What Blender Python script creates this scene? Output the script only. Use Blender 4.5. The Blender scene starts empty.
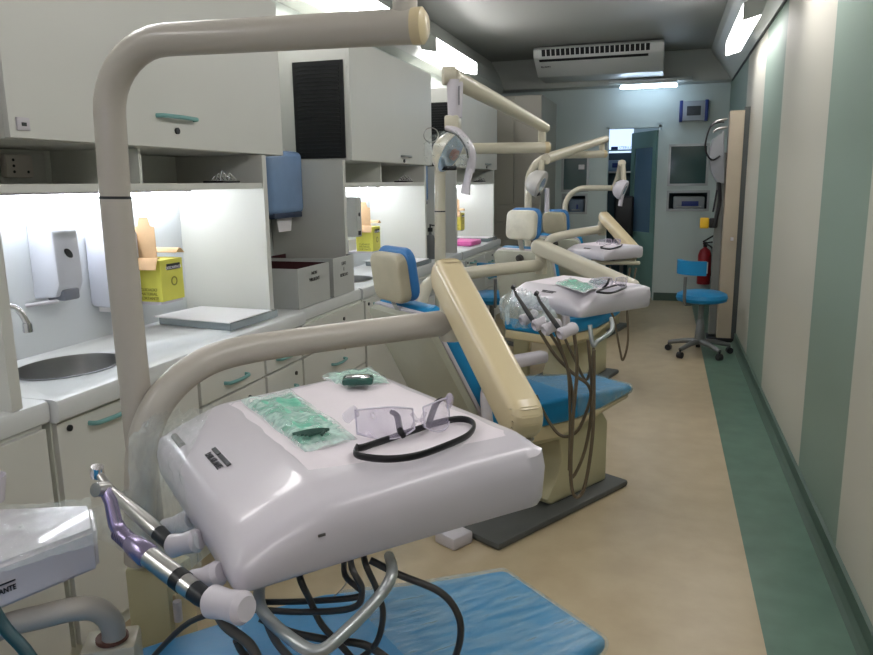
import bpy, bmesh, math, random
import numpy as np
from mathutils import Vector, Matrix, Euler
random.seed(7)
C = bpy.context.scene.collection
PI = math.pi
def R(d): return math.radians(d)

# ---------------------------------------------------------------- camera model (873 x 655)
F = 740.0; PPx, PPy = 436.5, 327.5; H = 1.5
_v = np.array([665.0-PPx, 181.0-PPy, F]); _v /= np.linalg.norm(_v)
_r = 0.013; _b = F*F/(146.5-228.5*_r)
_d = np.array([_r*_b, _b, F]); _d -= _v*(_d@_v); _d /= np.linalg.norm(_d)
_x = np.cross(_d, _v)
RM = np.array([_x, _v, -_d])
def at(px, py, X=None, Y=None, Z=None):
    "room point seen at a pixel on the plane X=, Y= or Z="
    w = RM @ np.array([px-PPx, py-PPy, F])
    if X is not None: t = X/w[0]
    elif Y is not None: t = Y/w[1]
    else: t = (Z-H)/w[2]
    return Vector((float(w[0]*t), float(w[1]*t), float(H+w[2]*t)))

cam = bpy.data.cameras.new('camera'); co = bpy.data.objects.new('camera', cam); C.objects.link(co)
cam.sensor_fit = 'HORIZONTAL'; cam.sensor_width = 36; cam.lens = F/873*36; cam.clip_start = 0.02
right = RM @ np.array([1, 0, 0]); up = RM @ np.array([0, -1, 0]); back = RM @ np.array([0, 0, -1])
M = Matrix(((right[0], up[0], back[0], 0), (right[1], up[1], back[1], 0), (right[2], up[2], back[2], H), (0, 0, 0, 1)))
co.matrix_world = M
sc = bpy.context.scene
sc.camera = co
sc.view_settings.view_transform = 'Standard'; sc.view_settings.look = 'None'
sc.view_settings.gamma = 1; sc.view_settings.use_curve_mapping = False
sc.view_settings.exposure = .95
sc.cycles.max_bounces = 8; sc.cycles.transparent_max_bounces = 16
w = bpy.data.worlds.new('world'); sc.world = w; w.use_nodes = True
w.node_tree.nodes['Background'].inputs[0].default_value = (0.75, 0.82, 0.8, 1)
w.node_tree.nodes['Background'].inputs[1].default_value = 0.05

# ---------------------------------------------------------------- materials
def lin(c): return tuple(((x/255)/12.92 if x/255 <= .04045 else ((x/255+.055)/1.055)**2.4) for x in c)
MATS = {}
def mat(name, rgb, rough=.5, metal=0, noise=0.0, nscale=8, bump=0, bscale=60, coat=0, alpha=1, trans=0, spec=.5, ior=1.45, emit=None, est=0, stretch=None):
    if name in MATS: return MATS[name]
    m = bpy.data.materials.new(name); m.use_nodes = True; nt = m.node_tree; N = nt.nodes; L = nt.links
    p = N['Principled BSDF']; col = (*lin(rgb), 1)
    p.inputs['Base Color'].default_value = col; p.inputs['Roughness'].default_value = rough
    p.inputs['Metallic'].default_value = metal; p.inputs['Coat Weight'].default_value = coat
    p.inputs['Alpha'].default_value = alpha; p.inputs['Transmission Weight'].default_value = trans
    p.inputs['Specular IOR Level'].default_value = spec; p.inputs['IOR'].default_value = ior
    tc = N.new('ShaderNodeTexCoord')
    src = tc.outputs['Object']
    if stretch:
        mp = N.new('ShaderNodeMapping'); mp.inputs['Scale'].default_value = stretch; L.new(src, mp.inputs[0]); src = mp.outputs[0]
    n = N.new('ShaderNodeTexNoise'); n.inputs['Scale'].default_value = nscale; n.inputs['Detail'].default_value = 3
    L.new(src, n.inputs['Vector'])
    if noise:
        mx = N.new('ShaderNodeMixRGB'); mx.blend_type = 'MULTIPLY'; mx.inputs[0].default_value = 1
        mx.inputs[1].default_value = col
        mr = N.new('ShaderNodeMapRange'); mr.inputs[1].default_value = .3; mr.inputs[2].default_value = .7
        mr.inputs[3].default_value = 1-noise; mr.inputs[4].default_value = 1
        L.new(n.outputs[0], mr.inputs[0]); L.new(mr.outputs[0], mx.inputs[2]); L.new(mx.outputs[0], p.inputs['Base Color'])
    if bump:
        n2 = N.new('ShaderNodeTexNoise'); n2.inputs['Scale'].default_value = bscale; n2.inputs['Detail'].default_value = 2
        L.new(src, n2.inputs['Vector'])
        b = N.new('ShaderNodeBump'); b.inputs['Strength'].default_value = bump; b.inputs['Distance'].default_value = .01
        L.new(n2.outputs[0], b.inputs['Height']); L.new(b.outputs[0], p.inputs['Normal'])
    if emit:
        p.inputs['Emission Color'].default_value = (*lin(emit), 1); p.inputs['Emission Strength'].default_value = est
    MATS[name] = m; return m
cab = mat('cabinet_laminate', (212, 212, 206), .38, noise=.03, nscale=3)
cab_in = mat('cabinet_inside', (222, 224, 216), .5, noise=.03)
worktop = mat('worktop_laminate', (214, 216, 216), .32, noise=.02)
backsplash = mat('backsplash', (208, 212, 216), .3, noise=.02)
teal = mat('teal_handle', (120, 170, 168), .35, noise=.05)
dark = mat('dark_lock', (35, 38, 42), .4, noise=.1)
black = mat('black_plastic', (14, 15, 18), .4, noise=.1)
steel = mat('brushed_steel', (190, 188, 186), .28, metal=1, noise=.08, nscale=14)
chrome = mat('chrome', (215, 215, 218), .12, metal=1, noise=.03)
cream = mat('cream_enamel', (200, 194, 174), .32, coat=.3, noise=.04, nscale=4)
creamarm = mat('yellowed_cream_plastic', (206, 190, 152), .35, coat=.3, noise=.05, nscale=5)
greyenamel = mat('grey_enamel_tube', (176, 170, 160), .38, coat=.2, noise=.03, nscale=4)
whiteplastic = mat('white_plastic', (200, 195, 202), .3, coat=.25, noise=.02, nscale=4)
bodygrey = mat('chair_shell', (176, 176, 160), .45, noise=.06, nscale=5)
blue = mat('blue_vinyl', (24, 132, 186), .38, noise=.05, nscale=6, bump=.15, bscale=25)
bluedk = mat('blue_plastic_translucent', (124, 152, 190), .25, noise=.12, nscale=9)
basegrey = mat('base_plate_grey', (84, 86, 84), .5, noise=.1)
hose = mat('grey_hose', (92, 90, 88), .45, noise=.1)
hosedk = mat('dark_hose', (60, 58, 56), .45, noise=.1)
hosebr = mat('brown_hose', (104, 92, 74), .5, noise=.1)
paper = mat('white_paper', (232, 230, 232), .7, noise=.03)
liner = mat('tray_liner_paper', (226, 218, 224), .6, noise=.03, nscale=12, bump=.2, bscale=18)
yellow = mat('yellow_cardboard', (218, 214, 92), .55, noise=.06, nscale=14)
kraft = mat('kraft_cardboard', (205, 170, 130), .7, noise=.08, nscale=20)
boxwhite = mat('box_white', (190, 192, 190), .55, noise=.03)
maroon = mat('maroon_edge', (70, 30, 34), .5, noise=.1)
pink = mat('pink_plastic', (232, 110, 178), .4, noise=.06)
green = mat('green_wrap', (96, 190, 160), .35, noise=.25, nscale=30, bump=.5, bscale=45)
purple = mat('purple_anodised', (150, 140, 170), .25, metal=.8, noise=.08)
red = mat('red_paint', (150, 24, 34), .35, noise=.06)
yel2 = mat('yellow_plastic', (225, 180, 40), .45, noise=.06)
alu = mat('aluminium', (170, 175, 175), .35, metal=.7, noise=.05)
acwhite = mat('ac_white', (205, 208, 205), .4, noise=.02)
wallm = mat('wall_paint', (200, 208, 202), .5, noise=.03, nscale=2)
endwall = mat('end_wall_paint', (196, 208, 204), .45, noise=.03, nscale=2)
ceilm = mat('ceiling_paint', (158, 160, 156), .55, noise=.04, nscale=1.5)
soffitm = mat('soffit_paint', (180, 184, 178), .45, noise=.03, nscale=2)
doorgreen = mat('door_green', (118, 156, 148), .35, noise=.08, nscale=3)
baseb = mat('baseboard_green', (78, 98, 86), .45, noise=.1, nscale=6)
cupboard = mat('tall_cupboard_laminate', (160, 156, 144), .4, noise=.04, nscale=2)
stoolgrey = mat('stool_grey', (120, 122, 122), .4, metal=.3, noise=.06)
bluepanel = mat('blue_panel_plastic', (44, 62, 130), .35, noise=.06)
ink = mat('black_print', (22, 22, 30), .5, noise=.1)
orange = mat('lamp_bezel', (150, 80, 60), .4, noise=.1)
def emis(name, rgb, s): return mat(name, (230, 230, 230), .5, emit=rgb, est=s, noise=.01)
lum_e = emis('luminaire_diffuser', (255, 251, 251), 9)
strip_e = emis('under_shelf_tube', (240, 246, 250), 26)
tube_e = emis('fluorescent_tube', (205, 228, 255), 12)
sign_e = emis('lit_sign', (190, 215, 255), .8)

def film(name, rgb=(215, 228, 226), opac=.22, rough=.12, bump=.8, bscale=30, stretch=None):
    m = bpy.data.materials.new(name); m.use_nodes = True; N = m.node_tree.nodes; L = m.node_tree.links
    for n in list(N): N.remove(n)
    o = N.new('ShaderNodeOutputMaterial'); mx = N.new('ShaderNodeMixShader'); t = N.new('ShaderNodeBsdfTransparent')
    p = N.new('ShaderNodeBsdfPrincipled'); p.inputs['Base Color'].default_value = (*lin(rgb), 1); p.inputs['Roughness'].default_value = rough
    tc = N.new('ShaderNodeTexCoord'); src = tc.outputs['Object']
    if stretch:
        mp = N.new('ShaderNodeMapping'); mp.inputs['Scale'].default_value = stretch; L.new(src, mp.inputs[0]); src = mp.outputs[0]
    n = N.new('ShaderNodeTexNoise'); n.inputs['Scale'].default_value = bscale; n.inputs['Detail'].default_value = 3
    L.new(src, n.inputs['Vector'])
    b = N.new('ShaderNodeBump'); b.inputs['Strength'].default_value = bump; b.inputs['Distance'].default_value = .012
    L.new(n.outputs[0], b.inputs['Height']); L.new(b.outputs[0], p.inputs['Normal'])
    mr = N.new('ShaderNodeMapRange'); mr.inputs[1].default_value = .35; mr.inputs[2].default_value = .7
    mr.inputs[3].default_value = opac*.5; mr.inputs[4].default_value = min(1, opac*1.7)
    L.new(n.outputs[0], mr.inputs[0]); L.new(mr.outputs[0], mx.inputs[0])
    L.new(t.outputs[0], mx.inputs[1]); L.new(p.outputs[0], mx.inputs[2]); L.new(mx.outputs[0], o.inputs[0])
    MATS[name] = m; return m
film_clear = film('clear_film', opac=.2, bump=.45, bscale=22)
film_chair = film('clear_film_on_vinyl', (190, 220, 225), .24, .2, .5, 9, (1, 6, 1))
film_pouch = film('sterile_pouch_film', (205, 232, 224), .45, .1, .9, 40)
lens_m = film('clear_polycarbonate', (225, 215, 238), .34, .05, 0, 5)
highlight_m = mat('edge_highlight', (220, 215, 228), .12, alpha=.75, noise=.05)
glass_dk = mat('window_glass', (70, 95, 92), .08, noise=.1, nscale=2, spec=.9)
glass_door = mat('door_glass', (104, 134, 160), .12, noise=.1, nscale=2, spec=.8)
water_m = mat('steri_tray_clear', (196, 210, 216), .15, alpha=.5, noise=.1)

def stripes_mat():
    m = bpy.data.materials.new('striped_wall'); m.use_nodes = True; N = m.node_tree.nodes; L = m.node_tree.links
    p = N['Principled BSDF']; p.inputs['Roughness'].default_value = .6; p.inputs['Specular IOR Level'].default_value = .3
    tc = N.new('ShaderNodeTexCoord'); sp = N.new('ShaderNodeSeparateXYZ'); L.new(tc.outputs['Object'], sp.inputs[0])
    dv = N.new('ShaderNodeMath'); dv.operation = 'DIVIDE'; dv.inputs[1].default_value = 10; L.new(sp.outputs[1], dv.inputs[0])
    cr = N.new('ShaderNodeValToRGB'); cr.color_ramp.interpolation = 'CONSTANT'
    A = (*lin((184, 182, 170)), 1); B = (*lin((128, 146, 134)), 1)
    seq = [(0, A), (.08, B), (.17, A), (.2971, B), (.385, A), (.538, B), (.637, A), (.775, B)]
    e = cr.color_ramp.elements; e[0].position = 0; e[0].color = seq[0][1]; e[1].position = seq[1][0]; e[1].color = seq[1][1]
    for q, c in seq[2:]: k = e.new(q); k.color = c
    L.new(dv.outputs[0], cr.inputs[0]); L.new(cr.outputs[0], p.inputs['Base Color'])
    return m
def floor_mat():
    m = bpy.data.materials.new('vinyl_floor'); m.use_nodes = True; N = m.node_tree.nodes; L = m.node_tree.links
    p = N['Principled BSDF']; p.inputs['Roughness'].default_value = .33
    tc = N.new('ShaderNodeTexCoord'); sp = N.new('ShaderNodeSeparateXYZ'); L.new(tc.outputs['Object'], sp.inputs[0])
    gt = N.new('ShaderNodeMath'); gt.operation = 'GREATER_THAN'; gt.inputs[1].default_value = .38; L.new(sp.outputs[0], gt.inputs[0])
    n = N.new('ShaderNodeTexNoise'); n.inputs['Scale'].default_value = 7; n.inputs['Detail'].default_value = 6; L.new(tc.outputs['Object'], n.inputs[0])
    def ramp(a, b):
        c = N.new('ShaderNodeValToRGB'); c.color_ramp.elements[0].position = .3; c.color_ramp.elements[1].position = .7
        c.color_ramp.elements[0].color = (*lin(a), 1); c.color_ramp.elements[1].color = (*lin(b), 1); L.new(n.outputs[0], c.inputs[0]); return c
    a = ramp((178, 160, 130), (190, 174, 144)); b = ramp((82, 110, 96), (96, 126, 110))
    mx = N.new('ShaderNodeMixRGB'); L.new(gt.outputs[0], mx.inputs[0]); L.new(a.outputs[0], mx.inputs[1]); L.new(b.outputs[0], mx.inputs[2])
    L.new(mx.outputs[0], p.inputs['Base Color']); return m

# ---------------------------------------------------------------- mesh helpers
class MB:
    def __init__(s): s.bm = bmesh.new()
    def box(s, x0, x1, y0, y1, z0, z1, bev=0, seg=2, M=None):
        b = bmesh.new(); bmesh.ops.create_cube(b, size=1)
        for v in b.verts: v.co = Vector(((x0+x1)/2+v.co.x*(x1-x0), (y0+y1)/2+v.co.y*(y1-y0), (z0+z1)/2+v.co.z*(z1-z0)))
        if bev: bmesh.ops.bevel(b, geom=b.edges[:], offset=bev, segments=seg, affect='EDGES', profile=.5)
        s._add(b, M); return s
    def _add(s, b, M=None):
        if M is not None: b.transform(M)
        me = bpy.data.meshes.new('t'); b.to_mesh(me); b.free(); s.bm.from_mesh(me); bpy.data.meshes.remove(me)
    def tube(s, pts, r, n=14, smooth=0, caps=True, flat=1.0):
        P = [Vector(p) for p in pts]
        if smooth and len(P) > 2:
            Q = []
            for i in range(len(P)-1):
                a = P[max(i-1, 0)]; b = P[i]; c = P[i+1]; d = P[min(i+2, len(P)-1)]
                for k in range(smooth):
                    t = k/smooth
                    Q.append(.5*((2*b)+(c-a)*t+(2*a-5*b+4*c-d)*t*t+(3*b-a-3*c+d)*t**3))
            Q.append(P[-1])
            if isinstance(r, (list, tuple)):
                rr = []
                for i in range(len(P)-1):
                    for k in range(smooth): rr.append(r[i]+(r[i+1]-r[i])*k/smooth)
                rr.append(r[-1]); r = rr
            P = Q
        if not isinstance(r, (list, tuple)): r = [r]*len(P)
        T = []
        for i in range(len(P)):
            t = P[min(i+1, len(P)-1)]-P[max(i-1, 0)]
            T.append(t.normalized() if t.length > 1e-9 else Vector((0, 0, 1)))
        u = T[0].orthogonal().normalized()
        if abs(T[0].z) < .95: u = Vector((0, 0, 1)) - T[0]*T[0].z; u.normalize()
        rings = []
        for i in range(len(P)):
            u = (u - T[i]*u.dot(T[i])).normalized(); vv = T[i].cross(u)
            rings.append([s.bm.verts.new(P[i]+(u*math.cos(a)*flat+vv*math.sin(a))*r[i]) for a in [2*PI*k/n for k in range(n)]])
        for i in range(len(P)-1):
            for k in range(n): s.bm.faces.new((rings[i][k], rings[i][(k+1) % n], rings[i+1][(k+1) % n], rings[i+1][k]))
        if caps: s.bm.faces.new(rings[0][::-1]); s.bm.faces.new(rings[-1])
        return s
    def prism(s, poly, a0, a1, axis='y', bev=0, seg=2, M=None, edge=None):
        "polygon in the other two axes extruded along axis"
        b = bmesh.new()
        def mk(p, a):
            if axis == 'y': return b.verts.new((p[0], a, p[1]))
            if axis == 'x': return b.verts.new((a, p[0], p[1]))
            return b.verts.new((p[0], p[1], a))
        A = [mk(p, a0) for p in poly]; B = [mk(p, a1) for p in poly]; n = len(poly)
        b.faces.new(A); b.faces.new(B[::-1])
        for i in range(n): b.faces.new((A[i], B[i], B[(i+1) % n], A[(i+1) % n]))
        bmesh.ops.recalc_face_normals(b, faces=b.faces[:])
        if bev: bmesh.ops.bevel(b, geom=b.edges[:], offset=bev, segments=seg, affect='EDGES', profile=.5)
        s._add(b, M); return s
    def lathe(s, prof, n=28, M=None, cap=True):
        b = bmesh.new(); rings = []
        for r, z in prof:
            rings.append([b.verts.new((r*math.cos(2*PI*k/n), r*math.sin(2*PI*k/n), z)) for k in range(n)])
        for i in range(len(prof)-1):
            for k in range(n): b.faces.new((rings[i][k], rings[i][(k+1) % n], rings[i+1][(k+1) % n], rings[i+1][k]))
        if cap:
            if prof[0][0] > 1e-5: b.faces.new(rings[0][::-1])
            if prof[-1][0] > 1e-5: b.faces.new(rings[-1])
        bmesh.ops.remove_doubles(b, verts=b.verts[:], dist=1e-6)
        s._add(b, M); return s
    def grid(s, fn, nu, nv, thick=0):
        b = bmesh.new(); V = [[b.verts.new(fn(i/nu, j/nv)) for j in range(nv+1)] for i in range(nu+1)]
        for i in range(nu):
            for j in range(nv): b.faces.new((V[i][j], V[i+1][j], V[i+1][j+1], V[i][j+1]))
        bmesh.ops.recalc_face_normals(b, faces=b.faces[:])
        if thick: bmesh.ops.solidify(b, geom=b.faces[:], thickness=thick)
        s._add(b); return s
    def build(s, name, m, parent=None, smooth=True, label=None):
        bmesh.ops.recalc_face_normals(s.bm, faces=s.bm.faces[:])
        me = bpy.data.meshes.new(name); s.bm.to_mesh(me); s.bm.free()
        if smooth:
            for p in me.polygons: p.use_smooth = True
            try: me.set_sharp_from_angle(angle=R(38))
            except Exception: pass
        me.materials.append(m); o = bpy.data.objects.new(name, me); C.objects.link(o)
        if parent is not None:
            o.parent = parent
        if label: o['label'] = label
        return o
def fillet(pts, rads, n=9):
    P = [Vector(p) for p in pts]; out = [P[0]]
    for i in range(1, len(P)-1):
        a, b, c = P[i-1], P[i], P[i+1]; u = (a-b).normalized(); v = (c-b).normalized(); r = rads[i-1]
        ang = u.angle(v); d = r/math.tan(ang/2); cen = b+(u+v).normalized()*(r/math.sin(ang/2))
        p0, p1 = b+u*d, b+v*d
        for k in range(n+1):
            q = (p0-cen).lerp(p1-cen, k/n); 
            w0, w1 = (p0-cen), (p1-cen); th = w0.angle(w1); t_ = k/n
            out.append(cen+(w0*math.sin((1-t_)*th)+w1*math.sin(t_*th))/math.sin(th))
    out.append(P[-1]); return out
def rel(o):
    "child built in room coordinates: cancel the parent's transform"
    pr = o.parent; o.matrix_parent_inverse = pr_world(pr).inverted(); return o
def pr_world(o):
    m = Matrix.LocRotScale(o.location, o.rotation_euler, o.scale)
    return m if o.parent is None else pr_world(o.parent) @ o.matrix_parent_inverse @ m
def tag(o, label, cat, group=None):
    o['label'] = label; o['category'] = cat
    if group: o['group'] = group
    return o
def thing(name, loc, label, cat, group=None, rz=0):
    o = bpy.data.objects.new(name, None); C.objects.link(o); o.location = loc; o.rotation_euler = (0, 0, rz)
    o.empty_display_size = .05
    return tag(o, label, cat, group)
def struct(name, mb, m, smooth=False, parent=None):
    o = mb.build(name, m, parent, smooth)
    if parent is None: o['kind'] = 'structure'
    return o
def dup(root, loc=None, rz=None, label=None, group=None):
    def cp(o, parent):
        c = o.copy(); C.objects.link(c)
        if parent is not None:
            c.parent = parent; c.matrix_parent_inverse = o.matrix_parent_inverse.copy()
        for ch in [k for k in C.objects if k.parent is o]: cp(ch, c)
        return c
    r = cp(root, None)
    if loc is not None: r.location = loc
    if rz is not None: r.rotation_euler[2] = rz
    if label: r['label'] = label
    if group: r['group'] = group
    return r
def text(name, s, size, M, m, parent, extrude=.0008, align='CENTER', bold=0, sx=1.0):
    cu = bpy.data.curves.new(name, 'FONT'); cu.body = s; cu.size = size; cu.extrude = extrude; cu.align_x = align; cu.offset = bold
    cu.space_line = 1.0
    o = bpy.data.objects.new(name, cu); C.objects.link(o)
    dg = bpy.context.evaluated_depsgraph_get(); dg.update()
    me = bpy.data.meshes.new_from_object(o.evaluated_get(dg))
    bpy.data.objects.remove(o)
    me.transform(Matrix.Diagonal((sx, 1, 1, 1))); me.transform(M); me.name = name
    me.materials.clear(); me.materials.append(m)
    q = bpy.data.objects.new(name, me); C.objects.link(q)
    if parent is not None: q.parent = parent
    return q
def frame(origin, xd, yd):
    "matrix with local x along xd, local y along yd"
    x = Vector(xd).normalized(); z = x.cross(Vector(yd)).normalized(); y = z.cross(x)
    return Matrix(((x.x, y.x, z.x, origin[0]), (x.y, y.y, z.y, origin[1]), (x.z, y.z, z.z, origin[2]), (0, 0, 0, 1)))
def aim(origin, zd):
    z = Vector(zd).normalized(); x = z.orthogonal().normalized(); y = z.cross(x)
    return Matrix(((x.x, y.x, z.x, origin[0]), (x.y, y.y, z.y, origin[1]), (x.z, y.z, z.z, origin[2]), (0, 0, 0, 1)))

# ================================================================ ROOM
XL, XR, YE, ZC = -2.2, .7, 9.8, 3.0
Y0 = -3.0
struct('floor', MB().box(XL-.1, XR+.1, Y0, 12.2, -.05, 0), floor_mat())
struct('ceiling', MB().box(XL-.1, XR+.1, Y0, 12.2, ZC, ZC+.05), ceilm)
struct('wall_left', MB().box(XL-.1, XL, Y0, 12.2, 0, ZC), wallm)
struct('wall_right', MB().box(XR, XR+.1, Y0, 12.2, 0, ZC), stripes_mat())
struct('wall_back', MB().box(XL-.1, XR+.1, Y0-.1, Y0, 0, ZC), wallm)
# end wall with openings
holes = [(-.71, -.09, 0, 2.16), (.05, .48, 1.46, 1.92), (.05, .51, 1.15, 1.36), (-1.26, -.955, 1.40, 1.86), (-1.25, -.965, 1.115, 1.335)]
xs = sorted({XL, XR} | {h[0] for h in holes} | {h[1] for h in holes}); zs = sorted({0, 2.64} | {h[2] for h in holes} | {h[3] for h in holes})
b = MB()
for i in range(len(xs)-1):
    for k in range(len(zs)-1):
        cx, cz = (xs[i]+xs[i+1])/2, (zs[k]+zs[k+1])/2
        if not any(h[0] < cx < h[1] and h[2] < cz < h[3] for h in holes):
            b.box(xs[i], xs[i+1], YE, YE+.1, zs[k], zs[k+1])
struct('wall_end', b, endwall)
struct('trim_1', MB().box(XL, XR, 9.55, YE+.1, 2.64, ZC, bev=.012), soffitm)          # bulkhead across the end
# baseboards
struct('baseboard_right', MB().prism([(XR, 0), (XR-.045, 0), (XR-.03, .012), (XR-.016, .03), (XR-.014, .085), (XR, .09)], Y0, YE, 'y'), baseb)
struct('baseboard_end', MB().box(-.08, XR-.02, YE-.015, YE, 0, .1).box(-1.35, -.72, YE-.015, YE, 0, .1), baseb)
# soffits
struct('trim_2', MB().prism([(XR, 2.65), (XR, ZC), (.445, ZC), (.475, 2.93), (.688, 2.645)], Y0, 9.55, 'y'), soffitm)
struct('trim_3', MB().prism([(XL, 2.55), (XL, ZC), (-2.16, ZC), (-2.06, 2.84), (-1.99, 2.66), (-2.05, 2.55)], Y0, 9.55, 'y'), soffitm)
struct('trim_4', MB().box(XR-.012, XR-.002, Y0, 9.55, 2.625, 2.645), dark)
# prism luminaires
def luminaire(side, y0, L, label, g):
    # section: lit vertical face and lit bottom face, body triangle
    t = thing('ceiling_light', (0, y0, 2.7), label, 'light', g)
    if side > 0: A, Bc, Cc, Dd = (.45, 2.66), (.45, 2.545), (.565, 2.575), (.62, 2.74)
    else: A, Bc, Cc, Dd = (-1.86, 2.69), (-1.86, 2.575), (-1.99, 2.60), (-2.02, 2.76)
    rel(MB().prism([A, Bc, Cc, Dd], y0-.012, y0, 'y').prism([A, Bc, Cc, Dd], y0+L, y0+L+.012, 'y')
        .prism([(A[0]+side*.012, A[1]), (Bc[0]+side*.012, Bc[1]+.012), (Cc[0], Cc[1]+.012), Dd, (A[0]+side*.03, A[1]+.02)], y0, y0+L, 'y').build('housing', soffitm, t, False))
    e = .003
    d = MB()
    d.prism([(A[0], A[1]-.004), (Bc[0], Bc[1]+.008), (Bc[0]+side*.006, Bc[1]+.008), (A[0]+side*.006, A[1]-.004)], y0+.004, y0+L-.004, 'y')
    d.prism([(Bc[0]+side*.010, Bc[1]+.001), (Cc[0], Cc[1]+.001), (Cc[0], Cc[1]+.006), (Bc[0]+side*.010, Bc[1]+.006)], y0+.004, y0+L-.004, 'y')
    rel(d.build('diffuser', lum_e, t, False))
    return t
luminaire(1, 5.62, 1.48, 'long angular ceiling light on the right soffit above the striped wall, the one in view', 'angular ceiling lights')
luminaire(1, 3.2, 1.48, 'angular ceiling light on the right soffit just above the top edge of the view', 'angular ceiling lights')
luminaire(1, .8, 1.48, 'angular ceiling light on the right soffit nearest the viewer', 'angular ceiling lights')
luminaire(1, -1.6, 1.48, 'angular ceiling light on the right soffit behind the viewer', 'angular ceiling lights')
luminaire(-1, -.98, 1.38, 'angular ceiling light on the left soffit behind the viewer', 'angular ceiling lights')
luminaire(-1, 6.19, 1.40, 'lit angular ceiling light above the second black-louvred cabinet, far on the left', 'angular ceiling lights')
luminaire(-1, 3.8, 1.38, 'lit angular ceiling light at the top edge, left of the near lamp arm tip', 'angular ceiling lights')
luminaire(-1, 1.41, 1.38, 'angular ceiling light above the nearest wall cabinet', 'angular ceiling lights')
t = thing('fluorescent_light', (-.75, -2.9, 1.9), 'added cool fill light on the wall behind the viewer', 'light')  # fill light added out of view to brighten the foreground with a cool tint
rel(MB().box(-1.5, .1, -2.998, -2.94, 1.8, 2.1, bev=.01).build('housing', alu, t))
rel(MB().box(-1.47, .07, -2.94, -2.93, 1.83, 2.07).build('diffuser', emis('cool_fill_panel', (218, 215, 255), 3.4), t))
# tube on end wall
t = thing('fluorescent_light', (-.24, 9.6, 2.6), 'white fluorescent tube light over the doorway at the end wall', 'light')
rel(MB().box(-.70, .26, 9.47, 9.55, 2.655, 2.695, bev=.006).build('housing', alu, t))
rel(MB().box(-.56, .08, 9.44, 9.53, 2.63, 2.655).build('reflector', soffitm, t))
rel(MB().tube([(-.56, 9.48, 2.60), (.09, 9.48, 2.60)], .018).build('tube', tube_e, t))
# air conditioner
t = thing('air_conditioner', (-.77, 9, 2.98), 'white ceiling-mounted air conditioner with dark louvred slot above the end wall', 'air conditioner')
x0, x1 = -1.47, -.07
rel(MB().prism([(9.5, 2.985), (8.68, 2.985), (8.62, 2.95), (8.66, 2.86), (8.98, 2.70), (9.5, 2.70)], x0, x1, 'x', bev=.012).build('casing', acwhite, t))
rel(MB().prism([(8.612, 2.945), (8.650, 2.872), (8.655, 2.874), (8.617, 2.947)], x0+.09, x1-.14, 'x').build('grille_opening', black, t, False))
b = MB()
for i in range(23): 
    xx = x0+.09+(x1-.14-x0-.09)*i/22; b.prism([(8.606, 2.945), (8.642, 2.872), (8.652, 2.872), (8.614, 2.945)], xx-.006, xx+.006, 'x')
b.prism([(8.640, 2.876), (8.646, 2.866), (8.654, 2.870), (8.648, 2.880)], x0+.08, x1-.13, 'x')
rel(b.build('grille_slats', acwhite, t, False))
rel(MB().prism([(8.674, 2.846), (8.708, 2.829), (8.718, 2.84), (8.684, 2.857)], x0+.06, x1-.16, 'x').build('outlet_slot', black, t, False))
q0 = Vector((x0+.12, 8.80, 2.781))
rel(text('badge', 'ELGIN', .04, frame(q0, (1, 0, 0), (0, -.9, .45)), ink, t))

# ---- doorway: frame, room beyond, door leaf
struct('trim_5', MB().box(-.73, -.70, YE-.012, YE+.11, 0, 2.18).box(-.10, -.07, YE-.012, YE+.11, 0, 2.18).box(-.73, -.07, YE-.012, YE+.11, 2.15, 2.18), endwall)
dr = thing('door_1', (-.10, YE+.06, 0), 'open green door with a tall glass pane at the end of the room', 'door'); dr['kind'] = 'structure'
for k in ('label', 'category'): del dr[k]
dr.rotation_euler = (0, 0, R(180-57))
MB().box(0, .60, -.02, .02, .02, .85, bev=.003).box(0, .09, -.02, .02, .85, 2.12).box(.51, .60, -.02, .02, .85, 2.12).box(.09, .51, -.02, .02, 1.92, 2.12).build('door_leaf', doorgreen, dr)
MB().box(.09, .51, -.005, .005, .85, 1.92).build('door_glass', glass_door, dr)
MB().tube([(.55, .02, .98), (.55, .06, .98), (.47, .06, .98)], .009).build('door_handle', steel, dr)
struct('wall_far', MB().box(XL-.1, XR+.1, 12.1, 12.2, 0, ZC), endwall)
struct('trim_6', MB().box(-.95, -.92, YE+.1, 12.1, 0, ZC).box(.56, .6, YE+.1, 12.1, 0, ZC), endwall)
t = thing('light_box_sign', (-.6, 11.9, 2.2), 'pale blue lit panel with a dark blue logo line seen through the doorway', 'sign')
sy = 10.6
p0 = at(608, 153, Y=sy); p1 = at(634, 122, Y=sy)
rel(MB().box(p0.x-.03, p1.x-.0, sy, sy+.05, p0.z, p1.z+.12, bev=.004).build('panel', sign_e, t))
l0 = at(611, 150, Y=sy-.003); l1 = at(618, 146.5, Y=sy-.003)
rel(MB().box(l0.x, l1.x, sy-.006, sy-.001, l0.z, l1.z).build('logo', bluepanel, t))
l0 = at(619, 149, Y=sy-.003)
rel(text('lettering', 'STERILIZER', .05, frame(l0, (1, 0, 0), (0, 0, 1)), bluepanel, t, align='LEFT'))
t = thing('storage_shelf', (-.6, 10.7, 1.6), 'glass shelf unit in the room beyond the doorway', 'shelf')
za = at(615, 171.5, Y=10.6).z
rel(MB().box(-.90, -.42, 10.45, 10.8, za-.02, za).build('shelf_board', alu, t))
rel(MB().box(-.90, -.42, 10.45, 10.8, za+.27, za+.285).build('shelf_board', doorgreen, t))
rel(MB().box(-.91, -.41, 10.80, 10.82, .0, p0.z).build('back_panel', mat('shelf_back', (60, 86, 92), .4, noise=.1), t))
m0 = at(609, 170.5, Y=10.5); m1 = at(625, 160, Y=10.5)
t = thing('sterilizer', (m0.x+.1, 10.6, za), 'pale blue boxy device on the shelf seen through the doorway', 'appliance')
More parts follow.
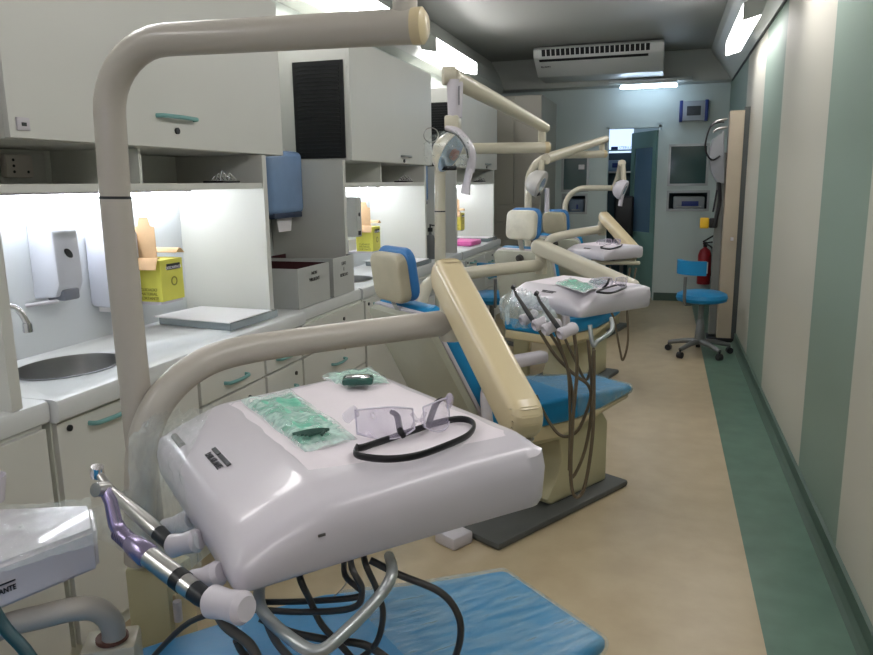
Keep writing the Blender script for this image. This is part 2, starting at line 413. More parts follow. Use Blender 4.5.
rel(MB().box(m0.x-.1, m1.x, 10.5, 10.74, za, za+.15, bev=.02).build('casing', mat('pale_blue_plastic', (150, 175, 205), .4, noise=.06), t))
rel(MB().box(m0.x+.04, m1.x-.05, 10.494, 10.5, za+.05, za+.11, bev=.002).build('display', bluepanel, t))
t = thing('black_office_chair', (-.5, 10.2, 0), 'black upholstered chair standing just beyond the doorway', 'chair')
c0 = at(622, 228, Y=10.1); c1 = at(622, 196, Y=10.1)
rel(MB().box(c0.x-.11, c0.x+.14, 10.1, 10.16, .72, c1.z, bev=.03, seg=3).build('backrest', black, t))
rel(MB().box(c0.x-.16, c0.x+.18, 10.12, 10.5, .46, .54, bev=.03, seg=3).build('seat', black, t))
rel(MB().tube([(c0.x, 10.3, .05), (c0.x, 10.3, .47)], .025).build('gas_column', stoolgrey, t))
b = MB()
for k in range(5): b.tube([(c0.x, 10.3, .09), (c0.x+.2*math.cos(k*1.257+.3), 10.3+.2*math.sin(k*1.257+.3), .035), (c0.x+.2*math.cos(k*1.257+.3), 10.3+.2*math.sin(k*1.257+.3), .0)], .016)
rel(b.build('foot_star', black, t))
rel(MB().box(c0.x-.02, c0.x+.02, 10.15, 10.19, .5, .8).build('back_bracket', stoolgrey, t))

t = thing('ceiling_light', (-.2, 11.2, 2.9), 'added unseen fill light on the ceiling beyond the doorway', 'light')  # unseen fitting, added to raise the light beyond the door
rel(MB().box(-.5, .4, 11.0, 11.3, 2.93, 3.0).build('housing', alu, t)); rel(MB().box(-.48, .38, 11.02, 11.28, 2.92, 2.93).build('diffuser', emis('back_room_fill', (205, 225, 255), 5), t))
# windows in the end wall
def end_window(n, h, dark_in):
    x0, x1, z0, z1 = h; fr = .022
    t = bpy.data.objects.new('window_%d' % n, None); C.objects.link(t); t.location = ((x0+x1)/2, YE, z0); t['kind'] = 'structure'
    rel(MB().box(x0-fr, x0+.006, YE-.015, YE+.02, z0-fr, z1+fr).box(x1-.006, x1+fr, YE-.015, YE+.02, z0-fr, z1+fr).box(x0, x1, YE-.015, YE+.02, z1-.006, z1+fr).box(x0, x1, YE-.015, YE+.02, z0-fr, z0+.006).build('window_frame', alu, t, False))
    if dark_in: rel(MB().box(x0, x1, YE+.03, YE+.036, z0, z1).build('pane', glass_dk, t, False))
    return t
for i, h in enumerate(holes[1:]): end_window(i+1, h, i in (0, 2))
# niche equipment
def niche_dev(h, name, label, m):
    x0, x1, z0, z1 = h
    t = thing(name, ((x0+x1)/2, YE+.15, z0), label, 'appliance')
    rel(MB().box(x0+.06, x1-.03, YE+.05, YE+.35, z0+.0, z1-.05, bev=.02).build('casing', m, t))
    rel(MB().box(x0+.16, x1-.10, YE+.044, YE+.05, z0+.04, z0+.10, bev=.002).build('front_panel', bluepanel, t))
    rel(MB().tube([(x0+.1, YE+.045, z0+.03), (x1-.07, YE+.045, z0+.03)], .006).build('handle', steel, t))
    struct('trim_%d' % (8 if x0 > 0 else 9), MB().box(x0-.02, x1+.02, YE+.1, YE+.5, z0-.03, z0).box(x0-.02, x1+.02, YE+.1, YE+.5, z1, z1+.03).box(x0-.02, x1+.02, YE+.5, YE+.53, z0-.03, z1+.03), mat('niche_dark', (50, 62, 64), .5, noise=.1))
niche_dev(holes[2], 'autoclave', 'grey boxy device in the low opening right of the doorway', mat('device_grey', (150, 156, 160), .4, noise=.08))
niche_dev(holes[4], 'autoclave', 'blue-grey boxy device in the low opening left of the doorway', mat('device_blue', (110, 128, 150), .4, noise=.08))
# note on left window
tag(MB().box(-1.06, -.985, YE-.004, YE, 1.66, 1.72).build('paper_note', paper), 'small white paper note on the left end window', 'note')
bpy.data.objects['paper_note'].location = (-.01, .028, .0)
# control box
t = thing('control_box', (.29, YE, 2.2), 'grey control box with blue side bands high on the end wall', 'control box')
rel(MB().box(.15, .44, YE-.07, YE, 2.21, 2.44, bev=.01).build('casing', mat('box_grey', (165, 172, 180), .4, noise=.05), t))
rel(MB().box(.13, .17, YE-.075, YE, 2.20, 2.45, bev=.008).build('side_band', bluepanel, t)); rel(MB().box(.42, .46, YE-.075, YE, 2.20, 2.45, bev=.008).build('side_band', bluepanel, t))
rel(MB().box(.215, .375, YE-.074, YE-.069, 2.27, 2.38, bev=.004).build('display', mat('display_dark', (70, 76, 82), .3, noise=.2, nscale=40), t))

# tall cupboard at the end of the left side
t = thing('tall_cupboard', (-1.8, 8.9, 0), 'tall beige cupboard standing left at the end wall beyond the last wall cabinet', 'cupboard')
rel(MB().box(XL+.002, -1.36, 8.62, YE-.002, 0, 2.47).build('body', cupboard, t, False))
xm = at(514, 150, Y=8.6).x
for (a, c) in ((XL+.01, xm-.004), (xm+.004, -1.365)):
    rel(MB().box(a, c, 8.6, 8.62, 1.26, 2.46, bev=.002).build('door', cupboard, t, False))
for (z0, z1) in ((.08, .62), (.63, .84), (.85, 1.05), (1.06, 1.25)):
    d = rel(MB().box(XL+.01, -1.365, 8.6, 8.62, z0, z1, bev=.002).build('drawer', cupboard, t, False))
    hd = MB().tube([(-1.62, 8.6, z1-.06), (-1.62, 8.57, z1-.06), (-1.52, 8.57, z1-.06), (-1.52, 8.6, z1-.06)], .005).build('handle', dark, d); hd.matrix_parent_inverse = d.matrix_parent_inverse.copy()
    rel(hd)

# ================================================================ LEFT CASEWORK
PITCH = 2.39
XF = -1.65     # worktop front
def bow_handle(p0, p1, out, r=.006):
    p0 = Vector(p0); p1 = Vector(p1); o = Vector(out); d = p1-p0
    return MB().tube([p0, p0+d*.04+o*.8, p0+d*.18+o, p0+d*.5+o*1.15, p0+d*.82+o, p0+d*.96+o*.8, p1], r, smooth=4, flat=1.3)
# side faces of cabinets (drawer banks) along x plane XD
XD = -1.68
def drawer_unit(y0, y1, kind, label, group):
    t = thing('base_cabinet', (XD-.25, (y0+y1)/2, 0), label, 'cabinet', group)
    rel(MB().box(XL+.003, XD-.02, y0, y1, .09, .828).box(XL+.003, XD-.07, y0, y1, 0, .09).build('body', cab_in, t, False))
    rows = [(.665, .82), (.455, .655), (.10, .445)] if kind == 'drawers' else [(.10, .82)]
    for z0, z1 in rows:
        nm = 'drawer' if kind == 'drawers' else 'door'
        d = rel(MB().box(XD-.02, XD, y0+.005, y1-.005, z0, z1, bev=.002).build(nm, cab, t, False))
        if kind == 'drawers':
            ym = (y0+y1)/2; rel(bow_handle((XD, ym-.08, z1-.105), (XD, ym+.08, z1-.105), (.028, 0, 0)).build('handle', teal, d)); ly = ym-.02+.12
            lz = z1-.05
        else:
            ya = y0+.13; rel(bow_handle((XD, ya, .785), (XD, ya+.17, .785), (.03, 0, 0)).build('handle', teal, d)); ly = y0+.07; lz = .795
        rel(MB().lathe([(.0, 0), (.010, 0), (.010, .006), (.0, .007)], 12, M=aim((XD, ly if kind == 'drawers' else y0+.05, lz), (1, 0, 0))).build('lock', dark, d))
    return t
names = ['nearest', 'second', 'third']
segs = [(1.66, 2.36, 'door', 'base cabinet under the steel sink, with one teal bow handle'),
        (2.37, 2.86, 'drawers', 'bank of three teal-handled drawers just behind the near lamp pole'),
        (2.87, 3.22, 'drawers', 'narrow drawer bank under the near end of the sealed white tray'),
        (3.23, 4.03, 'drawers', 'wide drawer bank below the two open white boxes')]
for st in range(3):
    for k, (a, c, kind, lab) in enumerate(segs):
        if st == 2 and k == 3: continue
        y0, y1 = a+PITCH*st, c+PITCH*st
        L_ = lab if st == 0 else [
            'base cabinet below the second wash niche, beside the near chair headrest', 'drawer bank right of the near headrest along the second worktop',
            'narrow drawer bank at the far end of the second worktop', 'wide drawer bank between the second and third wash niches',
            'base cabinet below the third wash niche', 'drawer bank below the pink packet', 'narrow drawer bank at the far end of the third worktop'][k+(st-1)*4]
        drawer_unit(y0, y1, kind, L_, 'drawer and door cabinets along the left wall')
t = drawer_unit(.75, 1.63, 'door', 'near base cabinet at the left edge with a large teal bow handle', 'drawer and door cabinets along the left wall')
# worktops
def top_prof(xf): return [(XL+.002, .83), (xf-.012, .83), (xf-.002, .838), (xf, .85), (xf, .885), (xf-.006, .896), (xf-.018, .90), (XL+.002, .90)]
# station 1 worktop with round cut for sink
sx, sy_, srx, sry = -1.935, 2.0, .155, .19
def worktop_obj(y0, y1, xf, label, hole=None):
    b = MB(); b.prism(top_prof(xf), y0, y1, 'y')
    o = b.build('worktop', worktop, None); tag(o, label, 'worktop'); 
    if hole:
        cut = MB().lathe([(0, -.2), (1, -.2), (1, .2), (0, .2)], 40, M=Matrix.Translation((hole[0], hole[1], .87)) @ Matrix.Diagonal((hole[2], hole[3], 1, 1))).build('cut', dark)
        md = o.modifiers.new('b', 'BOOLEAN'); md.object = cut; md.operation = 'DIFFERENCE'; md.solver = 'EXACT'
        dg = bpy.context.evaluated_depsgraph_get(); dg.update(); me = bpy.data.meshes.new_from_object(o.evaluated_get(dg)); o.modifiers.clear(); o.data = me
        bpy.data.objects.remove(cut)
    return o
worktop_obj(.6, 1.645, XF-.03, 'pale worktop at the left edge, lower and set back from the sink worktop')
worktop_obj(1.648, 3.215, XF, 'white worktop holding the round steel sink', (sx, sy_, srx, sry))
worktop_obj(3.218, 4.02, XF-.045, 'white worktop under the two open white boxes')
worktop_obj(4.023, 5.60, XF-.03, 'white worktop of the second wash niche behind the near headrest', (sx, sy_+PITCH, srx, sry))
worktop_obj(5.603, 6.41, XF-.06, 'worktop strip between the second and third wash niches')
worktop_obj(6.413, 8.03, XF-.05, 'far worktop carrying the pink packet')
def sink(y, label):
    t = thing('round_sink', (sx, y, .9), label, 'sink', 'round steel sinks')
    S = Matrix.Translation((0, 0, 0)) @ Matrix.Diagonal((srx, sry, 1, 1))
    MB().lathe([(1.04, .003), (1.0, .004), (.985, -.006), (.96, -.10), (.8, -.15), (.0, -.155), (.0, -.158), (.81, -.154), (.975, -.10), (.995, -.006), (1.04, .0005)], 48, M=S, cap=False).build('bowl', mat('sink_steel', (150, 150, 152), .3, metal=1, noise=.15, nscale=10), t)
    MB().lathe([(0, 0), (.022, 0), (.026, .003), (.03, .001)], 18, M=Matrix.Translation((0, 0, -.154)), cap=False).build('drain', chrome, t)
    return t
sink(sy_, 'round stainless steel sink in the nearest worktop'); sink(sy_+PITCH, 'round stainless steel sink behind the near chair headrest')
def faucet(y, label):
    t = thing('faucet', (-2.12, y-.27, .9), label, 'faucet', 'chrome faucets')
    a = Vector((-2.12, y-.27, .9))
    e = at(35, 320, Y=y-.12) if y < 3 else Vector((-1.97, y-.12, 1.06))
    e = Vector((-1.97, y-.12, 1.05))
    rel(MB().lathe([(0, 0), (.028, 0), (.028, .01), (.018, .02), (.016, .10), (.02, .11), (.0, .115)], 20, M=Matrix.Translation(a)).build('base', chrome, t))
    rel(MB().tube([a+Vector((0, 0, .08)), a+Vector((.01, .02, .20)), a.lerp(e, .5)+Vector((0, 0, .155)), e+Vector((-.02, -.02, .075)), e+Vector((0, 0, .02)), e], .011, smooth=5).build('spout', chrome, t))
    rel(MB().tube([e+Vector((0, 0, .022)), e-Vector((0, 0, .008))], .015).build('nozzle', chrome, t))
    rel(MB().tube([a+Vector((0, 0, .11)), a+Vector((0, -.05, .13))], .009).build('lever', chrome, t))
faucet(sy_, 'chrome gooseneck faucet over the nearest sink, at the left edge'); faucet(sy_+PITCH, 'chrome faucet at the sink behind the near headrest')

def wash_niche(st):
    dy = PITCH*st; yl, yr = 1.56+dy, 3.03+dy
    nm = ['nearest lit wash niche with soap dispenser and sharps box', 'second lit wash niche behind the near chair headrest', 'third lit wash niche above the pink packet'][st]
    t = thing('lit_wash_niche', (-1.95, (yl+yr)/2, .9), nm, 'shelf unit')
    rel(MB().box(XL+.002, -1.685 if st == 0 else -1.735, yl-.035, yl, .901, 1.638).build('side_panel', cab, t, False))
    rel(MB().box(XL+.002, -1.735, yr, yr+.035, .901, 1.638).build('side_panel', cab, t, False))
    rel(MB().box(XL+.002, XL+.014, yl, yr, .901, 1.49).build('backsplash', backsplash, t, False))
    rel(MB().box(XL+.002, -1.74, yl, yr, 1.49, 1.515, bev=.002).build('shelf', cab, t, False))
    rel(MB().box(XL+.002, XL+.012, yl, yr, 1.515, 1.638).build('back_panel', cab_in, t, False))
    rel(MB().box(XL+.012, -1.80, yl+.72, yl+.735, 1.515, 1.638).build('divider', cab_in, t, False))
    l = thing('under_shelf_light', (-1.98, (yl+yr)/2, 1.46), ['fluorescent tube under the nearest niche shelf', 'fluorescent tube under the second niche shelf', 'fluorescent tube under the third niche shelf'][st], 'light', 'under-shelf lights')
    rel(MB().box(-2.15, -2.08, yl+.05, yr-.05, 1.480, 1.4895, bev=.002).build('housing', whiteplastic, l))
    rel(MB().tube([(-2.115, yl+.06, 1.472), (-2.115, yr-.06, 1.472)], .009).build('tube', strip_e, l))
    return t
for st in range(3): wash_niche(st)

def wall_cabinet(st):
    dy = PITCH*st; y0, y1 = 1.68+dy, 3.24+dy
    if st == 2: y1 = 8.0
    t = thing('overhead_cabinet', (-1.95, (y0+y1)/2, 1.64), ['large flap-door wall cabinet nearest the viewer, top left', 'wall cabinet with a black louvred side panel, second from the viewer', 'farthest wall cabinet, its louvred side half hidden by the lamp joint'][st], 'cabinet', 'wall cabinets')
    rel(MB().box(XL+.002, -1.76, y0, y1, 1.64, 2.32).build('body', cab, t, False))
    d = rel(MB().box(-1.76, -1.74, y0-.0, y1, 1.642, 2.322, bev=.002).build('door', cab, t, False))
    hy = [2.43, 4.97, 7.5][st]
    rel(bow_handle((-1.74, hy-.11 if st == 0 else hy-.06, 1.752 if st==0 else 1.69), (-1.74, hy+.11 if st == 0 else hy+.1, 1.752 if st==0 else 1.69), (.03, 0, 0), .006).build('handle', teal if st == 0 else alu, d))
    rel(MB().lathe([(0, 0), (.012, 0), (.012, .008), (0, .009)], 14, M=aim((-1.74, hy, 1.705 if st==0 else 1.66), (1, 0, 0))).build('lock', dark, d))
    if st == 0:
        q = at(22, 124, X=-1.74)
        p = rel(MB().box(-1.74, -1.733, q.y-.022, q.y+.022, q.z-.018, q.z+.018, bev=.002).build('latch_plate', whiteplastic, d))
        rel(MB().box(-1.733, -1.731, q.y-.008, q.y+.008, q.z-.006, q.z+.004).build('latch_mark', dark, d))
    # louvred side
    xa, xb = -2.09, -1.785
    rel(MB().box(xa-.006, xb+.006, y0-.008, y0, 1.655, 2.20).build('louvre_backing', black, t, False))
    b = MB()
    for k in range(24): b.box(xa+.02, xb-.02, y0-.014, y0-.008, 1.67+k*.0218, 1.67+k*.0218+.009)
    rel(b.build('louvre_slats', mat('louvre_black', (24, 25, 30), .35, noise=.1), t, False))
    # gap filler behind rail
    return t
for st in range(3): wall_cabinet(st)
struct('trim_10', MB().box(XL, -1.735, 1.40, 1.525, 1.64, 2.32), cab)

# ---------------------------------------------------------------- things on / in the niches
def soap(y, label, g):
    t = thing('soap_dispenser', (XL+.014, y, 1.1), label, 'dispenser', g)
    x = XL+.014
    rel(MB().prism([(x, 1.385), (x+.085, 1.375), (x+.115, 1.35), (x+.12, 1.16), (x+.10, 1.115), (x, 1.105)], y-.06, y+.06, 'y', bev=.008).build('casing', mat('dispenser_grey', (196, 198, 208), .35, noise=.02), t))
    rel(MB().box(x+.04, x+.118, y-.04, y+.04, 1.098, 1.14, bev=.008).build('push_bar', mat('dispenser_dark', (120, 124, 136), .35, noise=.05), t))
    rel(MB().lathe([(0, 0), (1, 0), (1, .004), (0, .004)], 20, M=aim((x+.119, y, 1.27), (1, 0, 0)) @ Matrix.Diagonal((.012, .022, 1, 1)) ).build('sight_window', dark, t))
    rel(MB().tube([(x+.09, y-.03, 1.10), (x+.03, y-.08, 1.092), (x+.0, y-.10, 1.088)], .007).build('drip_tube', whiteplastic, t))
soap(2.19, 'grey wall soap dispenser with dark push bar above the nearest sink', 'soap dispensers')
soap(2.19+PITCH, 'wall soap dispenser in the second lit niche', 'soap dispensers')
def towel(y, label, g):
    t = thing('towel_box', (XL+.014, y, 1.2), label, 'dispenser', g)
    rel(MB().box(XL+.014, XL+.12, y-.10, y+.10, 1.03, 1.33, bev=.02).build('casing', mat('white_gloss', (222, 224, 236), .25, noise=.02), t))
    rel(MB().box(XL+.04, XL+.10, y-.08, y+.08, 1.012, 1.03).build('towel_slot', paper, t))
towel(2.50, 'white towel dispenser behind the near lamp pole', 'white towel dispensers'); 
def sharps(y0, label, g, s=1.0, wraps=True):
    xw = -2.09
    t = thing('sharps_box', (xw+.05, y0+.08, 1.02), label, 'box', g)
    a, bb, z0, z1 = y0, y0+.15, 1.03, 1.205
    rel(MB().box(xw-.02, xw+.11, a, bb, z0, z1, bev=.003).build('carton', yellow, t, False))
    # open cardboard flaps
    rel(MB().prism([(xw-.012, z1), (xw-.012, z1+.135), (xw+.012, z1+.14), (xw+.022, z1+.175), (xw+.062, z1+.175), (xw+.072, z1+.14), (xw+.092, z1+.135), (xw+.095, z1)], a+.004, a+.007, 'y').build('tall_flap', kraft, t, False))
    rel(MB().grid(lambda u, v: (xw-.02+.13*v, a-.035*u-.005*math.sin(4*v), z1+.012*math.sin(3*u)-.045*u*u+.006), 6, 6, .002).build('side_flap', kraft, t))
    rel(MB().grid(lambda u, v: (xw-.02+.13*v, bb-.06*u+.02, z1+.02+.022*math.sin(3*u)), 6, 6, .002).build('side_flap', kraft, t))
    rel(MB().box(xw+.11, xw+.1115, a+.04, a+.13, z1-.045, z1-.02).build('black_band', ink, t, False)).hide_render = False
    F_ = frame((xw+.112, a+.085, z1-.042), (0, 1, 0), (0, 0, 1))
    rel(text('lettering', 'DESCARPACK', .017, F_, paper, t, .0006))
    rel(MB().lathe([(.014, 0), (.02, 0), (.02, .0012), (.014, .0012)], 20, M=aim((xw+.11, a+.085, z0+.08), (1, 0, 0)), cap=False).build('hazard_mark', mat('grey_print', (140, 140, 60), .5, noise=.1), t))
    F2 = frame((xw+.045, a-.0012, z0+.045), (1, 0, 0), (0, 0, 1))
    rel(text('small_print', 'CUIDADO\nMATERIAL\nCORTANTE', .018, F2, mat('faint_print', (130, 125, 40), .5, noise=.1), t, .0006))
    rel(MB().box(XL+.014, xw+.10, a+.0, bb, z0-.012, z0, bev=.002).box(XL+.014, XL+.03, a, bb, z0-.012, z0+.08).build('wall_holder', whiteplastic, t, False))
sharps(2.585, 'open yellow sharps box with kraft flaps in the nearest niche', 'yellow sharps boxes')
sharps(2.56+PITCH, 'open yellow sharps box with a tall flap in the second niche', 'yellow sharps boxes')
sharps(2.60+PITCH*2, 'open yellow sharps box in the third niche, partly behind the lamp handle', 'yellow sharps boxes')
# socket on niche back
q = at(14, 166, X=XL+.02)
t = thing('power_socket', (XL+.012, q.y, q.z), 'white double wall socket above the nearest sink niche shelf', 'socket')
rel(MB().box(XL+.012, XL+.02, q.y-.09, q.y+.14, 1.525, 1.63, bev=.002).build('back_plate', cab, t, False))
rel(MB().box(XL+.02, XL+.05, q.y-.06, q.y+.055, 1.54, 1.62, bev=.006).build('casing', mat('socket_ivory', (208, 200, 192), .4, noise=.04), t))
b = MB()
for dy, dz in ((-.03, .02), (-.03, 0), (-.03, -.02), (.03, -.02)): b.tube([(XL+.048, q.y+dy, 1.58+dz), (XL+.0515, q.y+dy, 1.58+dz)], .005)
rel(b.build('socket_holes', dark, t))
tag(MB().box(-1.752, -1.7395, 2.62, 2.632, 1.17, 1.18).build('tmp', dark), 'x', 'x'); bpy.data.objects.remove(bpy.data.objects['tmp'])
for st in range(3):
    # small tray with clips on shelf
    y = at(222, 184, X=-1.85).y+PITCH*st; z = 1.516
    t = thing('instrument_dish', (-1.86, y, z), ['black dish of chrome clips on the nearest niche shelf', 'black dish of chrome clips on the second niche shelf', 'black dish on the third niche shelf'][st], 'dish', 'black dishes on the niche shelves')
    rel(MB().box(-1.90, -1.80, y-.07, y+.07, z, z+.010, bev=.004).build('dish', black, t))
    b = MB()
    for k in range(5): b.tube([(-1.88+.014*k, y-.03+.012*k, z+.010), (-1.87+.012*k, y-.02+.010*k, z+.03+.010*(k % 3)), (-1.86+.014*k, y+.0+.009*k, z+.014)], .003, smooth=3)
    rel(b.build('chrome_clips', chrome, t))
# sealed tray / white sheet on container
def sheet_tray(y, label, xo=0):
    t = thing('instrument_container', (-1.93, y, .9), label, 'container')
    rel(MB().prism([(-2.13+xo, y-.13), (-1.72+xo, y-.20), (-1.70+xo, y+.17), (-2.11+xo, y+.22)], .901, .935, 'z', bev=.006).build('container', water_m, t))
    rel(MB().prism([(-2.14+xo, y-.15), (-1.72+xo, y-.21), (-1.71+xo, y+.12), (-2.10+xo, y+.15)], .937, .941, 'z').build('lid_sheet', paper, t, False))
sheet_tray(3.02-.15, 'clear instrument container under a white sheet at the end of the sink worktop')
sheet_tray(3.02-.12+PITCH, 'clear container under a white sheet on the second worktop')
sheet_tray(3.02-.05+2*PITCH, 'clear container on the far worktop behind the pink packet', -.02)
t = MB().prism([(-2.02, 7.02), (-1.76, 6.95), (-1.75, 7.32), (-2.0, 7.4)], .902, .95, 'z', bev=.014).build('pink_packet', pink)
tag(t, 'bright pink packet lying on the far worktop', 'packet')
# open white boxes
def open_box(y0, y1, x0, x1, z1, label, lines):
    t = thing('file_box', ((x0+x1)/2, (y0+y1)/2, .9), label, 'box', 'open white boxes on the worktop')
    z0 = .901; w = .008
    rel(MB().box(x0, x1, y0, y0+w, z0, z1).box(x0, x1, y1-w, y1, z0, z1).box(x0, x0+w, y0+w, y1-w, z0, z1).box(x1-w, x1, y0+w, y1-w, z0, z1).box(x0+w, x1-w, y0+w, y1-w, z0, z0+w).build('box_body', boxwhite, t, False))
    b = MB(); e = .0012
    b.box(x0+w, x1-w, y0+w, y0+w+.003, z0+.02, z1-.001).box(x0+w, x1-w, y1-w-.003, y1-w, z0+.02, z1-.001).box(x0+w, x0+w+.003, y0+w, y1-w, z0+.02, z1-.001).box(x1-w-.003, x1-w, y0+w, y1-w, z0+.02, z1-.001)
    b.box(x0+w, x1-w, y0+w, y1-w, z1-.05, z1-.045)
    rel(b.build('lining', maroon, t, False))
    h = .026
    for i, s in enumerate(lines):
        rel(text('lettering', s, h, frame((x1+.0012, (y0+y1)/2, z1-.045-.032*i), (0, 1, 0), (0, 0, 1)), ink, t, .0005))
open_box(3.24, 3.60, -2.13, -1.695, 1.10, 'open white box with printed lettering, the nearer of the two on the worktop', ['NON', 'VIRULENT'])
open_box(3.65, 3.93, -2.13, -1.695, 1.11, 'open white box, the farther of the two on the worktop', ['LIXO', 'E', 'RESIDUO'])
# files standing beside (upright grey box with marks)
t = thing('binder_box', (-1.78, 4.2, .9), 'upright white file box with dark marks at the second niche edge', 'box')
rel(MB().box(-1.86, -1.71, 4.035, 4.045+.06, .901+0.3, 1.43, bev=.003).build('casing', boxwhite, t, False))
rel(MB().lathe([(0, 0), (.012, 0), (.012, .002), (0, .002)], 14, M=aim((-1.71, 4.07, 1.33), (1, 0, 0))).build('finger_hole', ink, t))
rel(MB().box(-1.711, -1.709, 4.05, 4.09, 1.21, 1.235).build('printed_mark', ink, t, False))
# Blue towel dispensers in alcoves
def paper_disp(y, label, g):
    t = thing('paper_towel_dispenser', (XL+.1, y+.2, 1.4), label, 'dispenser', g)
    rel(MB().box(XL+.002, -1.98, y, y+.38, 1.345, 1.69, bev=.035, seg=4).build('casing', bluedk, t))
    rel(MB().box(XL+.01, -1.985, y+.03, y+.35, 1.325, 1.355, bev=.006).build('serrated_edge', mat('navy_plastic', (40, 56, 84), .4, noise=.1), t))
    rel(MB().prism([(y+.12, 1.34), (y+.30, 1.34), (y+.28, 1.25), (y+.14, 1.25)], -2.03, -2.026, 'x').build('paper_towel', paper, t, False))
paper_disp(3.54, 'translucent blue paper towel dispenser with towel hanging, beside the nearest niche', 'blue paper towel dispensers')
paper_disp(3.54+PITCH, 'blue paper towel dispenser beside the second niche', 'blue paper towel dispensers')
# item behind lamp pole 2
t = thing('dark_bottle', (-1.8, 5.75, .9), 'dark pump bottle on the worktop by the second lamp pole', 'bottle')
rel(MB().lathe([(0, 0), (.04, 0), (.04, .15), (.03, .19), (.012, .2), (.012, .22)], 20, M=Matrix.Translation((-1.80, 5.75, .901))).build('bottle_body', mat('grey_bottle', (110, 112, 114), .3, noise=.1), t))
rel(MB().lathe([(0, 0), (.02, 0), (.02, .03), (.006, .035), (.006, .06), (0, .06)], 16, M=Matrix.Translation((-1.80, 5.75, 1.122))).tube([(-1.80, 5.75, 1.175), (-1.76, 5.73, 1.172)], .006).build('pump', black, t))

# ================================================================ DENTAL CHAIRS
def prof(mb, poly, w0, w1=None, bev=.02, seg=3, xr=(-.5, .6), wf=None):
    "side profile (x,z) extruded in y; wf(x) half width"
    b = bmesh.new(); n = len(poly)
    A = [b.verts.new((p[0], -wf(p[0]) if wf else -w0, p[1])) for p in poly]; B = [b.verts.new((p[0], wf(p[0]) if wf else w0, p[1])) for p in poly]
    b.faces.new(A); b.faces.new(B[::-1])
    for i in range(n): b.faces.new((A[i], B[i], B[(i+1) % n], A[(i+1) % n]))
    bmesh.ops.recalc_face_normals(b, faces=b.faces[:])
    if bev: bmesh.ops.bevel(b, geom=b.edges[:], offset=bev, segments=seg, affect='EDGES', profile=.5)
    mb._add(b); return mb
def make_chair(label, lean=28, W=.23, dW=.085, hh=.608):
    t = thing('dental_chair', (0, 0, 0), label, 'dental chair', 'blue dental chairs')
    Mr = Matrix.Rotation(R(10), 4, 'Z')
    MB().box(-.47, .50, -.25, .25, 0, .035, bev=.015, M=Mr).build('base_plate', basegrey, t)
    MB().box(-.60, -.485, -.12, .0, .0, .055, bev=.01, M=Mr).build('foot_switch', whiteplastic, t)
    # pedestal
    b = MB(); bb = bmesh.new()
    poly = [(-.02, .036), (.42, .036), (.42, .34), (.36, .42), (-.30, .43), (-.34, .37), (.04, .34), (.06, .24), (.02, .15), (-.05, .07)]
    b.prism(poly, -.17, .17, 'y', bev=.012, M=Mr); b.build('pedestal', mat('pedestal_beige', (190, 184, 150), .45, noise=.05, nscale=5), t)
    wf = lambda x: W if x < .02 else W-(x-.02)/.53*dW
    b = MB(); prof(b, [(-.46, .40), (.0, .38), (.15, .40), (.53, .455), (.54, .478), (.15, .44), (-.46, .46)], 0, bev=.008, wf=lambda x: wf(x)-.008); b.build('seat_shell', creamarm, t)
    b = MB(); prof(b, [(-.46, .46), (-.1, .45), (.08, .443), (.3, .452), (.545, .482), (.56, .50), (.545, .52), (.30, .535), (.08, .56), (-.1, .565), (-.46, .57)], 0, bev=.016, wf=wf); b.build('seat_cushion', blue, t)
    # backrest : local frame leaning
    ang = R(lean)                                              # lean back from vertical
    BM = Matrix.Translation((-.40, 0, .50)) @ Matrix.Rotation(-ang, 4, 'Y')
    def rr(w, h, r, w0=None):  # rounded top polygon in (y,z)
        w0 = w0 or w; P = [(-w0, 0)]
        for k in range(7): a = PI-PI/2*k/6; P.append((-w+r+r*math.cos(a), h-r+r*math.sin(a)))
        for k in range(7): a = PI/2-PI/2*k/6; P.append((w-r+r*math.cos(a), h-r+r*math.sin(a)))
        P.append((w0, 0)); return P
    MB().prism(rr(.232, .575, .05, .25), -.045, -.012, 'x', bev=.006, M=BM).build('back_shell', bodygrey, t)
    MB().prism(rr(.238, .581, .055, .256), -.012, .004, 'x', bev=.003, M=BM).build('shell_rim', whiteplastic, t)
    MB().prism(rr(.228, .582, .055, .245), .004, .065, 'x', bev=.02, seg=3, M=BM).build('back_cushion', blue, t)
    MB().lathe([(0, 0), (.028, 0), (.026, .02), (.01, .025), (0, .025)], 12, M=BM @ aim((-.045, .0, .53), (-1, 0, 0))).build('knob', hosedk, t)
    MB().box(-.018, .0, -.02, .02, .55, hh+.03, M=BM).build('headrest_post', chrome, t)
    HM = BM @ Matrix.Translation((.012, 0, hh)) @ Matrix.Rotation(R(20), 4, 'Y')
    def hr(w, h, r):
        P = []
        for cx, cz, a0 in ((w-r, r, -90), (w-r, h-r, 0), (-w+r, h-r, 90), (-w+r, r, 180)):
            for k in range(5): a = R(a0+90*k/4); P.append((cx+r*math.cos(a), cz+r*math.sin(a)))
        return P
    MB().prism(hr(.118, .198, .045), -.05, .0, 'x', bev=.014, seg=3, M=HM).build('headrest_shell', mat('headrest_cream', (180, 172, 148), .35, noise=.1, nscale=14), t)
    MB().prism(hr(.130, .216, .055), -.006, .032, 'x', bev=.016, seg=3, M=HM).build('headrest_cushion', mat('headrest_blue', (52, 116, 176), .4, noise=.06), t)
    # armrests
    ar = MB().box(-.44, -.15, -.325, -.265, .765, .815, bev=.018, seg=3).build('armrest', whiteplastic, t)
    MB().tube([(-.42, -.262, .50), (-.45, -.295, .56), (-.46, -.295, .68), (-.42, -.295, .76), (-.36, -.295, .785)], .022, smooth=4).build('armrest_bracket', whiteplastic, ar)
    return t
chair0 = make_chair('blue dental chair whose film-wrapped foot end fills the bottom edge', 62, .29, .11)
chair = make_chair('x')
